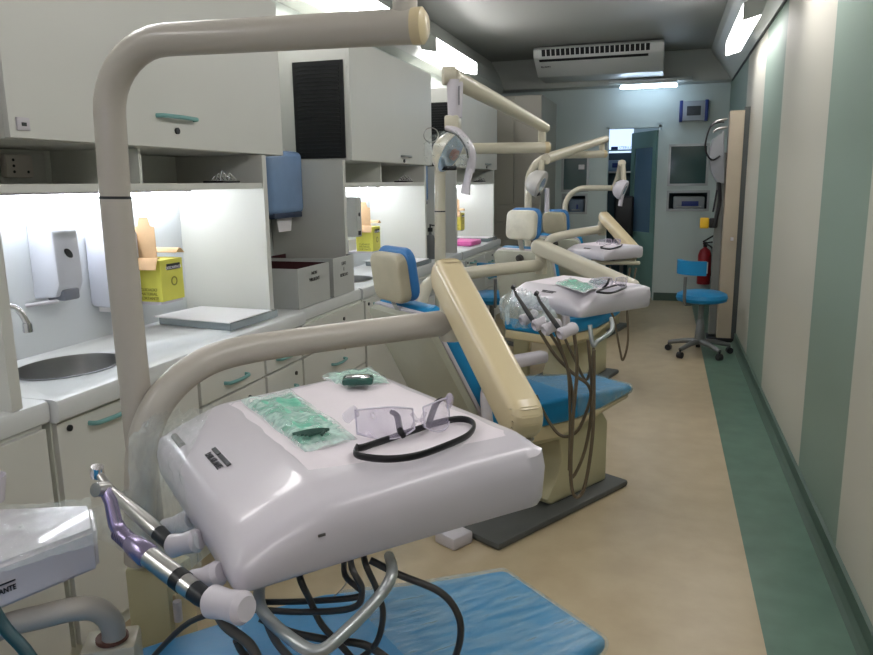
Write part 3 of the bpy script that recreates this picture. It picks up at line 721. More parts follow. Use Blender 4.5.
chairb = make_chair(labs[2] if 'labs' in globals() else 'x', 15, hh=.64)
CH = [((-.57, 1.2, 0), 50), ((-.575, 3.31, 0), 50), ((-.66, 5.48, 0), 64), ((-.66, 7.5, 0), 66)]
labs = [None, 'blue dental chair with its headrest above the near grey arm tube', 'blue dental chair behind the second instrument tray, headrest by the third lamp pole', 'blue dental chair farthest down the room, mostly behind the third tray']
chairs = [chair0, chair, chairb, dup(chair, CH[3][0], R(CH[3][1]), labs[3])]
chairb['label'] = labs[2]
for o in C.objects:
    if o.parent is chairb and o.name.startswith('headrest_shell'):
        o.data.materials[0] = mat('headrest_white_film', (214, 210, 192), .3, noise=.12, nscale=18, bump=.4, bscale=20)
for k in (0, 1, 2): chairs[k].location = CH[k][0]; chairs[k].rotation_euler = (0, 0, R(CH[k][1]))
chair['label'] = labs[1]
# film covers over foot ends of first two
for i in (0, 1):
    wf = (lambda x: .29-(x-.02)/.53*.11) if i == 0 else (lambda x: .23-(x-.02)/.53*.085)
    b = MB()
    prof(b, [(.12, .440), (.3, .447), (.55, .477), (.567, .50), (.55, .526), (.30, .542), (.12, .560)], 0, bev=.014, wf=lambda x: wf(x)+.005)
    b.build('film_cover', film_chair, chairs[i], label='wrinkled clear film over the foot end')

# ================================================================ DELIVERY UNITS
# tray quad local (relative to centre), corners A (hose side rear), D (near), C (front right), B (rear right)
A0 = Vector((-1.003, 1.249)); D0 = Vector((-.583, .873)); C0 = Vector((-.187, 1.313)); B0 = Vector((-.717, 1.746))
CT = Vector((-.60, 1.30))
qa, qd, qc, qb = A0-CT, D0-CT, C0-CT, B0-CT
def tq(s, t):   # s: D->C side (0 = hose side, 1 = right), t: 0 = near, 1 = far
    lo = qd.lerp(qc, s); hi = qa.lerp(qb, s); p = lo.lerp(hi, t); return p
def sup(u, v, e=.14):
    "square 0..1 -> rounded-corner square 0..1"
    x, y = 2*u-1, 2*v-1
    r = .085
    ax, ay = abs(x), abs(y); m = max(ax, ay)
    if m < 1e-6: return u, v
    cx, cy = max(ax/m-(1-r), 0)/r, max(ay/m-(1-r), 0)/r
    if cx > 0 and cy > 0:
        d = math.hypot(cx, cy); k = max(cx, cy)/d
        X = ((1-r)+r*cx*k)*m*(1 if x > 0 else -1); Y = ((1-r)+r*cy*k)*m*(1 if y > 0 else -1)
        return (X+1)/2, (Y+1)/2
    return u, v
def ztop(s, t):
    z = 1.03
    if s < .26: z -= .045*((.26-s)/.26)**1.2
    e = min(t, 1-t, 1-s, s)
    if e < .035: z -= .014*((.035-e)/.035)**2
    if t < .12: z -= .012*((.12-t)/.12)
    if t < .30 and s < .7: z -= .026*((.7-s)/.7)**1.2*((.30-t)/.30)**1.4
    return z
def tray_parts(t, logo=True):
    bm = bmesh.new(); N_ = 44
    V = []
    for i in range(N_+1):
        row = []
        for j in range(N_+1):
            s, v = sup(i/N_, j/N_); p = tq(s, v); row.append(bm.verts.new((p.x, p.y, ztop(s, v))))
        V.append(row)
    for i in range(N_):
        for j in range(N_): bm.faces.new((V[i][j], V[i+1][j], V[i+1][j+1], V[i][j+1]))
    rim = [V[i][0] for i in range(N_)]+[V[N_][j] for j in range(N_)]+[V[N_-i][N_] for i in range(N_)]+[V[0][N_-j] for j in range(N_)]
    prev = rim
    zb = lambda v: .898
    for zf, inset in ((.30, -.006), (.82, -.002), (.95, .006), (1.0, .02)):
        cur = []
        for v in rim:
            c = v.co; k = Vector((c.x, c.y))
            L_ = k.length; k2 = k*(1-inset/L_)
            cur.append(bm.verts.new((k2.x, k2.y, c.z+(zb(v)-c.z)*zf)))
        n = len(rim)
        for a in range(n): bm.faces.new((prev[a], cur[a], cur[(a+1) % n], prev[(a+1) % n]))
        prev = cur
    bm.faces.new(prev)
    b = MB(); b._add(bm); body = b.build('tray_body', whiteplastic, t)
    # logo on the sloped band
    if logo:
        s0, v0 = .085, .53
        o = tq(s0, v0); z = ztop(s0, v0)
        xd = (tq(s0, .4)-tq(s0, .6)).normalized(); 
        zs0, zs1 = ztop(.04, .5), ztop(.16, .5); pa, pb = tq(.04, .5), tq(.16, .5)
        yd = Vector((pb.x-pa.x, pb.y-pa.y, zs1-zs0)).normalized()
        nrm = Vector((xd.x, xd.y, 0)).cross(yd).normalized()
        if nrm.z < 0: nrm = -nrm
        Fm = frame(Vector((o.x, o.y, z))+nrm*.0015, (xd.x, xd.y, 0), yd)
        g = text('lettering', 'DABI ATLANTE', .0165, Fm, ink, t, .0006, bold=.0004, sx=.78)
        b = MB(); b.box(-.052, -.014, .016, .0245, -.0005, .0012).box(-.009, .052, .016, .0245, -.0005, .0012)
        b.bm.transform(Fm); b.build('logo_bar', ink, t, False)
    return body
def at_tray(org, rz, s, v, dz=0):
    k = 1 if org[2] == 0 else 1-org[2]/1.03
    p = tq(s, v); p = Matrix.Rotation(rz, 2) @ p
    return Vector((org[0]+p.x*k, org[1]+p.y*k, ztop(s, v)*k+org[2]+dz))

UN = [dict(o=(-.60, 1.30, 0), rz=0), dict(o=(-.365, 3.5, .206), rz=R(5), s=.80), dict(o=(-.42, 5.75, .309), rz=R(2), s=.70)]
ul = ['near instrument tray unit with its long grey arm, in the foreground', 'second instrument tray unit with hanging hoses and crumpled film, mid-room', 'third instrument tray unit, farthest down the room']
def flat_arm(a, b_, w, th, m, name, t):
    a = Vector(a); b_ = Vector(b_); d = (b_-a)
    x = d.normalized(); up_ = Vector((0, 0, 1)); y = up_.cross(x).normalized(); z = x.cross(y)
    Mx = Matrix(((x.x, y.x, z.x, a.x), (x.y, y.y, z.y, a.y), (x.z, y.z, z.z, a.z), (0, 0, 0, 1)))
    L_ = d.length
    pr = []
    for k in range(9): an = R(90+180*k/8); pr.append((math.cos(an)*w*.9, math.sin(an)*w))
    for k in range(9): an = R(-90+180*k/8); pr.append((L_+math.cos(an)*w*.9, math.sin(an)*w))
    return MB().prism(pr, -th, th, 'y', bev=th*.55, seg=4, M=Mx).build(name, m, t)
units = []
for i, u in enumerate(UN):
    t = thing('instrument_tray_unit', (u['o'][0], u['o'][1], u['o'][2]), ul[i], 'dental unit', 'dental tray units', u['rz'])
    t.scale = (u.get('s', 1),)*3
    units.append(t)
    tray_parts(t)
    rz = u['rz']
    # bracket under tray to arm
arms = [dict(tube=[at(140, 560, Y=1.33), at(141, 470, Y=1.33), at(146, 432, Y=1.34), at(163, 397, Y=1.38), at(195, 368, Y=1.45), at(240, 351, Y=1.55), at(340, 336, Y=1.76), at(452, 322, Y=1.93)], r=.0355,
             big=(at(448, 277, Y=1.93), at(521, 417, Y=1.56), .051)),
        dict(tube=[Vector((-1.13, 3.44, .5)), Vector((-1.13, 3.44, .9)), Vector((-1.09, 3.52, 1.02)), at(470, 273, Y=3.75), at(541, 265, Y=4.2)], r=.034,
             big=(at(539, 247, Y=4.2), at(631, 288, Y=3.82))),
        dict(tube=[at(543, 300, Y=5.6), at(543, 262, Y=5.6), at(548, 243, Y=5.65), at(560, 236, Y=5.75), at(602, 229, Y=6.3)], r=.034,
             big=(at(604, 217, Y=6.3), at(634, 250, Y=5.85)))]
for i, (a, t) in enumerate(zip(arms, units)):
    rel(MB().tube(a['tube'], a['r'], 20, smooth=6).build('arm_tube', greyenamel if i == 0 else cream, t))
    g = flat_arm(a['big'][0], a['big'][1], a['big'][2] if len(a['big']) > 2 else .043, .04, creamarm if i != 1 else cream, 'balanced_arm', t); rel(g)
    e = a['tube'][-1]; 
    rel(MB().tube([e-Vector((0, 0, .05)), e+Vector((0, 0, .06))], .034, 20).build('arm_joint', cream, t))
    w_ = a['big'][1]; c = Vector((w_.x, w_.y, .0)); 
    cc = at_tray(UN[i]['o'], UN[i]['rz'], .6, .55, -.12)
    rel(MB().tube([Vector((w_.x, w_.y, w_.z-.05)), Vector((w_.x, w_.y, .90)), Vector((cc.x, cc.y, .905))], .03, 16).build('tray_bracket', cream, t))
# column (cuspidor column) behind each unit
for i, (x, y) in enumerate([(-1.135, 1.37), (-1.08, 3.5), (-1.03, 5.63), (-.99, 7.8)]):
    t = thing('dental_unit_base', (x, y, 0), ['beige unit column behind the near handpieces, carrying the near lamp pole', 'unit column carrying the second lamp pole', 'unit column carrying the third lamp pole', 'unit column carrying the farthest lamp pole'][i], 'dental unit column', 'unit columns')
    w1 = .05
    rel(MB().box(x-w1-.0, x+w1+.02, y-w1, y+w1, 0, .62, bev=.012).build('casing', mat('pedestal_beige', (0, 0, 0)), t))
    rel(MB().box(x+w1+.004, x+w1+.028, y-.035, y+.04, .1, .56, bev=.004).build('service_door', creamarm, t))
    for zz in (.5, .4): rel(MB().tube([(x+w1+.035, y-.04, zz), (x+w1+.035, y-.04, zz+.05)], .010).build('hinge', whiteplastic, t))

# ---- handpiece holders, hoses, film, per unit
def holder(t, p, d, sc_=1.0):
    b = MB().lathe([(0, 0), (.022, 0), (.030, .012), (.026, .05), (.030, .085), (.022, .095), (.016, .08), (.0, .078)], 20, M=aim(p, d) @ Matrix.Scale(sc_, 4))
    return rel(b.build('handpiece_holder', whiteplastic, t))
def handpiece(p, d, label, kind, L=.20, g=None, sc=1.0, m=None):
    "p where it leaves the holder, d direction toward the head"
    p = Vector(p); d = Vector(d).normalized()
    t = thing('handpiece', tuple(p), label, 'handpiece', g)
    K = sc
    side = d.cross(Vector((0, 0, 1))).normalized(); dn = d.cross(side); 
    if dn.z < 0: dn = -dn
    if kind == 'micro':
        a = p; 
        rel(MB().tube([a, a+d*.012, a+d*.026], [.0105, .012, .012], 18).build('connector', dark, t))
        rel(MB().tube([a+d*.026, a+d*.046], .0125, 18).build('steel_ring', steel, t))
        rel(MB().tube([a+d*.046, a+d*.062], .0132, 18).build('black_ring', black, t))
        rel(MB().tube([a+d*.062, a+d*.12], [.0128, .0125], 18).build('motor', steel, t))
        k = a+d*.165
        rel(MB().tube([a+d*.12, a+d*.125, a+d*.15, k], [.0125, .0145, .0135, .0105], 18).build('sleeve', purple, t))
        d2 = (d+dn*.55).normalized()
        b = MB()
        b.tube([k, k+d*.02+dn*.003, k+d*.035+dn*.012, k+d2*.055+dn*.01, k+d2*.075+dn*.012], [.0105, .0098, .009, .008, .0072], 16)
        for j in range(7): q = a+d*(.165+.004*j)+dn*.0004*j; b.tube([q, q+d*.0018], .0108, 16)
        rel(b.build('bent_neck', purple, t))
        h = k+d2*.075+dn*.012; ax = (-dn*.3+side*1.0+d*.2).normalized()
        rel(MB().tube([h-ax*.014, h-ax*.008, h+ax*.006], [.009, .0095, .0078], 18).build('head', steel, t))
        rel(MB().tube([a+d*.17-dn*.011, k+d2*.04-dn*.008, h-dn*.010-d*.004], .0016, 8, smooth=3).build('spray_tube', chrome, t))
    else:
        a = p
        rel(MB().tube([a, a+d*.03], [.0095, .0105], 16).build('connector', dark, t))
        rel(MB().tube([a+d*.03, a+d*.04, a+d*.10, a+d*.145], [.0098, .0105, .0085, .0065], 16).build('handle', m or steel, t))
        d2 = (d+dn*.3).normalized(); k = a+d*.145
        rel(MB().tube([k, k+d2*.03], [.0065, .005], 14).build('neck', m or steel, t))
        h = k+d2*.034
        rel(MB().tube([h-dn*.009, h-dn*.004, h+dn*.008], [.008, .0095, .0085], 16).build('head', m or chrome, t))
    for o_ in [k for k in C.objects if k.parent is t]:
        o_.data.transform(Matrix.Translation(p) @ Matrix.Scale(sc, 4) @ Matrix.Scale((1.12 if kind == 'micro' else sc)/sc, 4, d) @ Matrix.Translation(-p))
    return t
U0 = units[0]
# near handpieces: at px
h1a, h1b = at(207, 600, Y=.86), at(100, 520, Y=.93)
h2a, h2b = at(172, 545, Y=.99), at(104, 484, Y=1.06)
handpiece(h1a, h1b-h1a, 'silver and purple bent handpiece with black ring, nearer of the two by the near tray', 'micro', sc=1.32)
handpiece(h2a, h2b-h2a, 'slim steel handpiece with round chrome head, farther of the two by the near tray', 'turbine', sc=1.35)
holder(U0, at(247, 609, Y=.84), h1a-at(247, 609, Y=.84), .82)
for (px, py, yy, px2, py2) in ((222, 572, .91, 180, 588), (200, 540, .99, 172, 546), (190, 520, 1.08, 165, 530)):
    o = at(px, py, Y=yy); holder(U0, o, at(px2, py2, Y=yy)-o, .68)
# U0 handle loop (V shaped grey bar)
rel(MB().tube([at(262, 578, Y=1.06), at(259, 592, Y=.95), at(263, 612, Y=.90), at(290, 638, Y=.87), at(318, 651, Y=.86), at(345, 632, Y=.90), at(378, 598, Y=.99), at(392, 574, Y=1.03), at(389, 556, Y=1.20)], .0095, 14, smooth=5).build('tray_handle', alu, U0))
hp = [
    ([(300, 578), (310, 600), (322, 625), (345, 650), (360, 668)], 1.02, .006, hosedk),
    ([(352, 568), (362, 590), (352, 608), (300, 612), (240, 610), (190, 622), (150, 660)], 1.00, .0055, hosedk),
    ([(365, 562), (377, 590), (383, 615), (375, 645), (350, 665)], 1.05, .0055, hosedk),
    ([(370, 560), (400, 575), (440, 592), (458, 615), (460, 640), (450, 672)], 1.12, .0065, hosedk),
    ([(240, 600), (270, 602), (330, 600), (362, 594), (345, 575)], 1.08, .0055, hosedk),
    ([(215, 605), (225, 625), (250, 645), (262, 670)], .92, .0085, hose),
    ([(260, 618), (290, 632), (330, 640), (365, 645), (392, 662)], 1.06, .007, hosedk),
    ([(256, 575), (262, 605), (275, 640), (300, 668)], 1.06, .0075, hose),
    ([(236, 640), (245, 655), (270, 668)], .95, .006, hosedk)]
for pts, y, r, m in hp:
    if 560 < pts[0][1] < 582 or pts[-1][1] == 575:
        pts = ([(pts[0][0]-3, pts[0][1]-22, .16)] if 560 < pts[0][1] < 582 else [])+pts+([(345, 550, .12)] if pts[-1][1] == 575 else [])
    rel(MB().tube([at(p[0], p[1], Y=y+.01*k+(p[2] if len(p) > 2 else 0)) for k, p in enumerate(pts)], r, 10, smooth=6).build('hose', m, U0))
# thin drip wire
rel(MB().tube([at(355, 548, Y=1.25), at(350, 568, Y=1.25), at(345, 585, Y=1.22), at(330, 600, Y=1.2)], .0012, 6, smooth=4).build('thin_wire', steel, U0))
# U0 film bag on hose side
def film_bag(name, pts, parent, m, seed, amp=.012):
    rnd = random.Random(seed)
    ph = [rnd.uniform(0, 6) for _ in range(6)]
    P = [[Vector(p) for p in row] for row in pts]; nr = len(P)-1; nc = len(P[0])-1
    def fn(u, v):
        a = u*nr; i = min(int(a), nr-1); fu = a-i; c = v*nc; j = min(int(c), nc-1); fv = c-j
        p = P[i][j].lerp(P[i][j+1], fv).lerp(P[i+1][j].lerp(P[i+1][j+1], fv), fu)
        w_ = amp*(math.sin(19*u+ph[0]+5*v)*.5+math.sin(31*v+ph[1]-9*u)*.35+math.sin(53*(u+v)+ph[2])*.25+math.sin(41*u-37*v+ph[3])*.25)
        return p+Vector((w_*.7, -w_*.5, w_))
    return rel(MB().grid(fn, 40, 40).build(name, m, parent))
Y_ = 1.12
film_bag('film_cover', [[at(150, 418, Y=1.30), at(172, 410, Y=1.34), at(215, 405, Y=1.34)],
                        [at(128, 440, Y=1.25), at(160, 445, Y=1.12), at(180, 470, Y=1.04)],
                        [at(130, 490, Y=1.15), at(160, 505, Y=1.08), at(195, 530, Y=.98)],
                        [at(60, 525, Y=1.15), at(150, 560, Y=1.05), at(205, 575, Y=.93)]], U0, film_clear, 3)
# tray markings on the near front face
def near_face_mark(s, dz, w_, h_):
    p = tq(s, .0); p2 = tq(s+.02, .0); xd = (p2-p).normalized()
    Fm = frame((p.x, p.y, .965+dz), (xd.x, xd.y, 0), (0, 0, 1))
    b = MB(); b.box(0, w_, -h_/2, h_/2, .004, .0065); b.bm.transform(Fm); return b
near_face_mark(.22, .0, .012, .004).build('scuff_mark', hose, U0, False)
# small grey slot at rear corner
o = tq(.06, .80); Fm = frame((o.x, o.y, ztop(.06, .8)+.0015), tuple((tq(.06, .9)-tq(.06, .8)).normalized())+(0,), (0, 0, 1))
b = MB(); b.box(-.028, .028, -.004, .004, -.0, .002)
p1 = tq(.05, .78); p2 = tq(.05, .90)
b = MB().tube([(p1.x, p1.y, ztop(.05, .78)+.0), (p2.x, p2.y, ztop(.05, .90)+.0)], .007, 10)
b.build('grey_slot', mat('slot_grey', (120, 118, 118), .4, noise=.05), U0)

# ---- units 1, 2 hoses and holders
U1 = units[1]
def P1(px, py, y): return at(px, py, Y=y)
for k, (px, py) in enumerate([(533, 318), (546, 323), (556, 327), (572, 331)]):
    y = 3.05-.06*k
    o = P1(px+4, py-4, y); holder(U1, o, Vector((-.6, -.5, -.25)), .85)
for k, (a, c) in enumerate([((521, 302), (534, 322)), ((543, 306), (560, 330))]):
    pa, pb = P1(a[0], a[1], 3.0-.1*k), P1(c[0], c[1], 2.96-.1*k)
    handpiece(pb, pa-pb, ['thin dark handpiece hooked on the second tray, left one', 'thin dark handpiece hooked on the second tray, right one'][k], 'turbine', g='handpieces on the second tray', m=hosedk)
hp1 = [([(536, 325), (555, 355), (575, 375), (588, 385), (590, 400), (578, 430), (562, 436), (548, 420), (536, 395)], 3.0, .007),
       ([(548, 330), (565, 360), (573, 400), (572, 440), (571, 478), (585, 450), (592, 400), (588, 340)], 2.97, .007),
       ([(574, 332), (577, 370), (572, 430), (571, 480), (576, 497), (585, 485), (593, 430), (594, 350)], 2.93, .0075),
       ([(562, 332), (575, 360), (586, 380), (592, 360), (594, 345)], 3.05, .006),
       ([(555, 330), (560, 345), (568, 372), (570, 420), (569, 470)], 2.95, .006)]
for pts, y, r in hp1:
    rel(MB().tube([at(p[0], p[1], Y=y+.015*k) for k, p in enumerate(pts)], r, 10, smooth=6).build('hose', hosebr, U1))
rel(MB().tube([at(590, 325, Y=2.9), at(593, 345, Y=2.88), at(598, 341, Y=2.9), at(612, 330, Y=3.0), at(611, 318, Y=3.05)], .009, 12, smooth=5).build('tray_handle', alu, U1))
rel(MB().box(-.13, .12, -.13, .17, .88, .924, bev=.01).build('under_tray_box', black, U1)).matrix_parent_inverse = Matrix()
film_bag('film_cover', [[P1(520, 285, 3.2), P1(530, 292, 3.1), P1(548, 300, 3.0)],
                        [P1(500, 298, 3.3), P1(520, 312, 3.05), P1(560, 325, 2.9)],
                        [P1(499, 315, 3.3), P1(515, 328, 3.1), P1(540, 330, 3.0)]], U1, film('crumpled_film', opac=.4, bump=.6, bscale=16), 5, .009)
U2 = units[2]
hp2 = [([(604, 266), (608, 300), (614, 320), (620, 350), (623, 360), (628, 340), (627, 300), (630, 268)], 5.4, .008),
       ([(610, 266), (612, 290), (622, 298), (632, 285), (636, 268)], 5.5, .007)]
for pts, y, r in hp2:
    rel(MB().tube([at(p[0], p[1], Y=y) for k, p in enumerate(pts)], r, 10, smooth=6).build('hose', hosebr, U2))
q0, q1 = at(565, 262, Y=5.35), at(639, 263, Y=5.75)
rel(MB().tube([q0, q1], .015, 10).build('tray_handle', cream, U2))
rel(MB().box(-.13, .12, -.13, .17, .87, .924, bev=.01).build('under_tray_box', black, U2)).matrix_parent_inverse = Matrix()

# ================================================================ ITEMS ON TRAYS
def liner_on(i, label):
    u = UN[i]
    def fn(a, c):
        s = .28+.67*a; v0 = .10+.09*(1-a)**2; v = v0+(.95-v0)*c
        q = at_tray(u['o'], u['rz'], s, v, .003+.0015*math.sin(17*a+9*c)*math.sin(13*c))
        if c < .03 or c > .97 or a < .02 or a > .98: q.z -= .003
        return q
    o = MB().grid(fn, 26, 26, .001).build('tray_liner', liner); tag(o, label, 'paper sheet', 'paper tray liners'); return o
liner_on(0, 'pinkish white paper liner covering the near instrument tray'); liner_on(1, 'white paper liner on the second instrument tray'); liner_on(2, 'white paper liner on the third instrument tray')
def pouch(c4, h, label, g, core=green, zb=1.035):
    "four pixel corners on the tray plane"
    P4 = [Vector(p) for p in c4]
    cen = sum(P4, Vector())/4
    t = thing('sterile_pouch', tuple(cen), label, 'pouch', g)
    def mk(k, hh, wob, z0):
        def fn(a, c):
            p = P4[0].lerp(P4[1], a).lerp(P4[3].lerp(P4[2], a), c); p = cen+(p-cen)*k
            ed = min(a, 1-a, c, 1-c); p.z += z0+hh*min(1, ed/.18)**.6+wob*math.sin(13*a+5*c)*math.sin(11*c-3*a)
            return p
        return fn
    rel(MB().grid(mk(.82, h, .003, .002), 24, 24, .002).build('wrapped_bundle', core, t))
    rel(MB().grid(mk(1.0, h*.9, .003, .004), 24, 24).build('clear_pouch', film_pouch, t))
    rel(MB().grid(mk(.99, .001, .0008, .0005), 8, 8, .0008).build('paper_backing', paper, t))
    return t
zt = 1.033
pch = pouch([at(240, 402, Z=zt), at(305, 454, Z=zt), at(358, 440, Z=zt), at(290, 391, Z=zt)], .016, 'green wrapped sterile pouch on the near tray, left of the safety goggles', 'sterile pouches')
bb = at(312, 430, Z=1.056)
b = MB()
for k in range(5): b.tube([bb+Vector((-.03+.008*k, -.02, -.004)), bb+Vector((.0+.006*k, .0, .0)), bb+Vector((.025, .02-.008*k, -.003))], .003, 8, smooth=4)
rel(b.build('instrument_handles', mat('dark_green_metal', (60, 92, 84), .3, metal=.5, noise=.2), pch))
pouch([at(322, 378, Z=zt), at(345, 388, Z=zt), at(392, 384, Z=zt), at(372, 369, Z=zt)], .012, 'small clear pouch at the far corner of the near tray', 'sterile pouches', core=mat('pale_green_film', (170, 205, 190), .3, noise=.1))
c_ = at(358, 381, Z=1.05)
t = thing('mirror_case', tuple(c_), 'small dark green case with a shiny silver top inside the small clear pouch', 'case')
Mc = Matrix.Translation(c_) @ Matrix.Rotation(R(18), 4, 'Z')
rel(MB().box(-.036, .036, -.022, .022, -.006, .010, bev=.006, M=Mc).build('case_body', mat('bottle_green', (40, 84, 74), .25, noise=.1), t))
rel(MB().box(-.028, .028, -.013, .013, .008, .0135, bev=.003, M=Mc).build('silver_lid', chrome, t))
# safety goggles
def goggles(org, ang, label, sc_=1.0):
    t = thing('safety_goggles', tuple(org), label, 'goggles', 'safety goggles with black straps')
    Mx = Matrix.Translation(org) @ Matrix.Rotation(ang, 4, 'Z') @ Matrix.Scale(sc_, 4)
    # lens: faces local -y, standing from z=0; nose in the middle
    def lens(sgn):
        def fn(a, c):
            x = sgn*(.008+.066*a); yv = -.012+.060*a**2.2
            ztp = .046+.008*math.sin(PI*a)-.010*a; zbt = .002+.016*(1-a)**3
            return Mx @ Vector((x, yv+.006*(c-.5), zbt+(ztp-zbt)*c))
        return fn
    b = MB(); b.grid(lens(1), 14, 8, .0012); b.grid(lens(-1), 14, 8, .0012)
    rel(b.build('lenses', lens_m, t))
    b = MB()
    for sgn in (1, -1):
        f = lens(sgn); b.tube([f(a/10, 1) for a in range(11)]+[f(1, 1-c/4) for c in range(1, 5)]+[f(1-a/10, 0) for a in range(1, 11)]+[f(0, c/4) for c in range(1, 5)], .0013*sc_, 6)
    rel(b.build('rim_highlight', highlight_m, t))  # whitish tubes put in as the highlight along the lens edges
    b = MB()
    b.tube([Mx @ Vector(p) for p in [(.010, -.012, .040), (.004, -.013, .030), (-.004, -.013, .030), (-.010, -.012, .040)]], .0032*sc_, 10, smooth=4)
    b.tube([Mx @ Vector(p) for p in [(.010, -.012, .018), (.004, -.011, .030)]], .0032*sc_, 8); b.tube([Mx @ Vector(p) for p in [(-.010, -.012, .018), (-.004, -.011, .030)]], .0032*sc_, 8)
    rel(b.build('nose_bridge', lens_m, t))
    for sgn in (1, -1):
        rel(MB().tube([Mx @ Vector(p) for p in [(sgn*.074, .046, .036), (sgn*.079, .052, .032), (sgn*.083, .068, .020)]], .0055*sc_, 10, flat=1.6).build('side_clip', lens_m, t))
    return t, Mx
# near goggles: lens from px (360,440) to (470,420); strap loop on the near side
g0 = at(416, 437, Z=1.036)
gx = at(470, 428, Z=1.036)-at(362, 445, Z=1.036)
gt_, GM = goggles(g0, math.atan2(gx.y, gx.x)+PI*0, 'clear safety goggles with black head strap lying on the near tray', 1.3)
strap_px = [(357, 447), (357, 455), (385, 459), (415, 456), (445, 446), (468, 435), (474, 424), (462, 419), (440, 422), (415, 430), (385, 440), (364, 447), (357, 448)]
sp = [at(p[0], p[1], Z=1.041) for p in strap_px]
rel(MB().tube(sp, .0036, 10, smooth=5, flat=1.9).build('head_strap', black, gt_))
for pp in ([(391, 412), (397, 416), (400, 430), (404, 437)], [(442, 399), (436, 404), (430, 420), (428, 427)]):
    ys = [1.30, 1.29, 1.27, 1.26] if pp[0][0] < 400 else [1.33, 1.33, 1.32, 1.31]
    rel(MB().tube([at(p[0], p[1], Z=1.085-.013*k) for k, p in enumerate(pp)], [.003, .0045, .0045, .0035], 8, smooth=4, flat=1.4).build('temple_arm', black, gt_))
# second tray items
def c1(s, v, dz=.006): return at_tray(UN[1]['o'], UN[1]['rz'], s, v, dz)
pouch([at(555, 284, Z=1.035), at(583, 293, Z=1.035), at(598, 288, Z=1.035), at(570, 279, Z=1.035)], .012, 'green sterile pouch on the second tray', 'sterile pouches')
pouch([at(588, 283, Z=1.035), at(598, 286, Z=1.035), at(609, 284, Z=1.035), at(600, 281, Z=1.035)], .012, 'small round green-cored pouch on the second tray', 'sterile pouches', core=mat('bottle_green', (40, 84, 74), .25))
g1 = at(613, 288, Z=1.036)
t1, _ = goggles(g1, R(20), 'safety goggles with black strap on the second tray', 1.0)
rel(MB().tube([at(x, y, Z=1.04) for x, y in [(597, 292), (610, 293), (622, 289), (626, 286), (618, 285), (609, 287), (600, 290), (597, 292)]], .005, 8, smooth=5).build('head_strap', black, t1))
rel(MB().tube([at(609, 279, Z=1.08), at(607, 284, Z=1.06), at(603, 288, Z=1.04)], .005, 8, smooth=4).build('temple_arm', black, t1))
g2 = at(612, 246, Z=1.026)
t2, _ = goggles(g2, R(25), 'safety goggles with black strap on the third tray', 1.1)
rel(MB().tube([at(x, y, Z=1.03) for x, y in [(601, 248), (610, 249), (618, 247), (622, 245), (612, 244), (601, 247)]], .006, 8, smooth=5).build('head_strap', black, t2))

# ================================================================ DENTAL LAMPS
def lamp(i, pole, rb, beam, knuckle, arm2, head, label, lo=.62):
    "pole list bottom..top and bend; beam end; all room points"
    t = thing('dental_lamp', tuple(pole[0]), label, 'dental lamp', 'dental lamps')
    m = greyenamel if i == 0 else cream
    rel(MB().tube([pole[0], pole[1]], rb*1.02, 22).build('lower_pole', m, t))
    rel(MB().tube([pole[1], pole[1]+(pole[2]-pole[1]).normalized()*.006], rb*1.03, 22).build('pole_seam', dark, t))
    st_ = pole[1]+(pole[2]-pole[1]).normalized()*.006
    rel(MB().tube(fillet([st_, pole[2], beam], [lo]), rb, 22).build('upper_pole', m, t))
    dr_ = (beam-pole[2]).normalized()
    rel(MB().tube([beam-dr_*.012, beam+dr_*.008, beam+dr_*.016], [rb*1.03, rb*1.03, rb*.7], 22).build('end_cap', creamarm, t))
    if knuckle:
        rel(MB().tube(knuckle[:2], rb*.72, 18).build('knuckle', m, t))
    if arm2:
        rel(MB().tube(arm2, [rb*1.0, rb*1.15, rb*1.15][:len(arm2)] if len(arm2) < 3 else [rb*.95, rb*1.15, rb*1.35], 20).build('spring_arm', m, t))
    return t
# lamp 0
y0 = 1.40
pl = [Vector((-1.14, 1.37, .60)), at(115.5, 199, Y=1.40), at(105, 43, Y=1.405)]
lamp(0, pl, .0335, at(419, 26, Y=1.44), (at(405, 15, Y=1.44), at(405, -30, Y=1.44)), None, None, 'near dental lamp post with a thick grey arm crossing the top of the view', .15)
# lamp 1
X1, Y1 = -1.05, 3.53
pl = [Vector((-1.06, Y1, .60)), at(440, 212, Y=Y1), at(440, 149, Y=Y1)]
L1 = lamp(1, pl, .0265, at(547, 147.5, Y=3.72), (at(542, 144, Y=3.72), at(542, 124, Y=3.72)), [at(545, 128, Y=3.74), at(500, 103, Y=3.2), at(453, 78, Y=2.85)], None, 'second dental lamp, its film-wrapped head hanging in front of the wall cabinets', .10)
d1 = 2.86
rel(MB().tube([at(455, 80, Y=d1), at(455, 118, Y=d1)], [.032, .028], 18).build('drop_link', whiteplastic, L1))
rel(MB().tube([at(443, 76, Y=d1-.01), at(455, 76, Y=d1+.01)], [.034, .036], 18).build('arm_end_cap', cream, L1))
rel(MB().box(-.028, .028, -.03, .03, -.028, .028, bev=.008, M=Matrix.Translation(at(453, 123, Y=d1))).build('swivel_block', cream, L1))
rel(MB().tube([at(459, 86, Y=d1-.03), at(459, 105, Y=d1-.03)], .002, 6).build('cable', dark, L1))
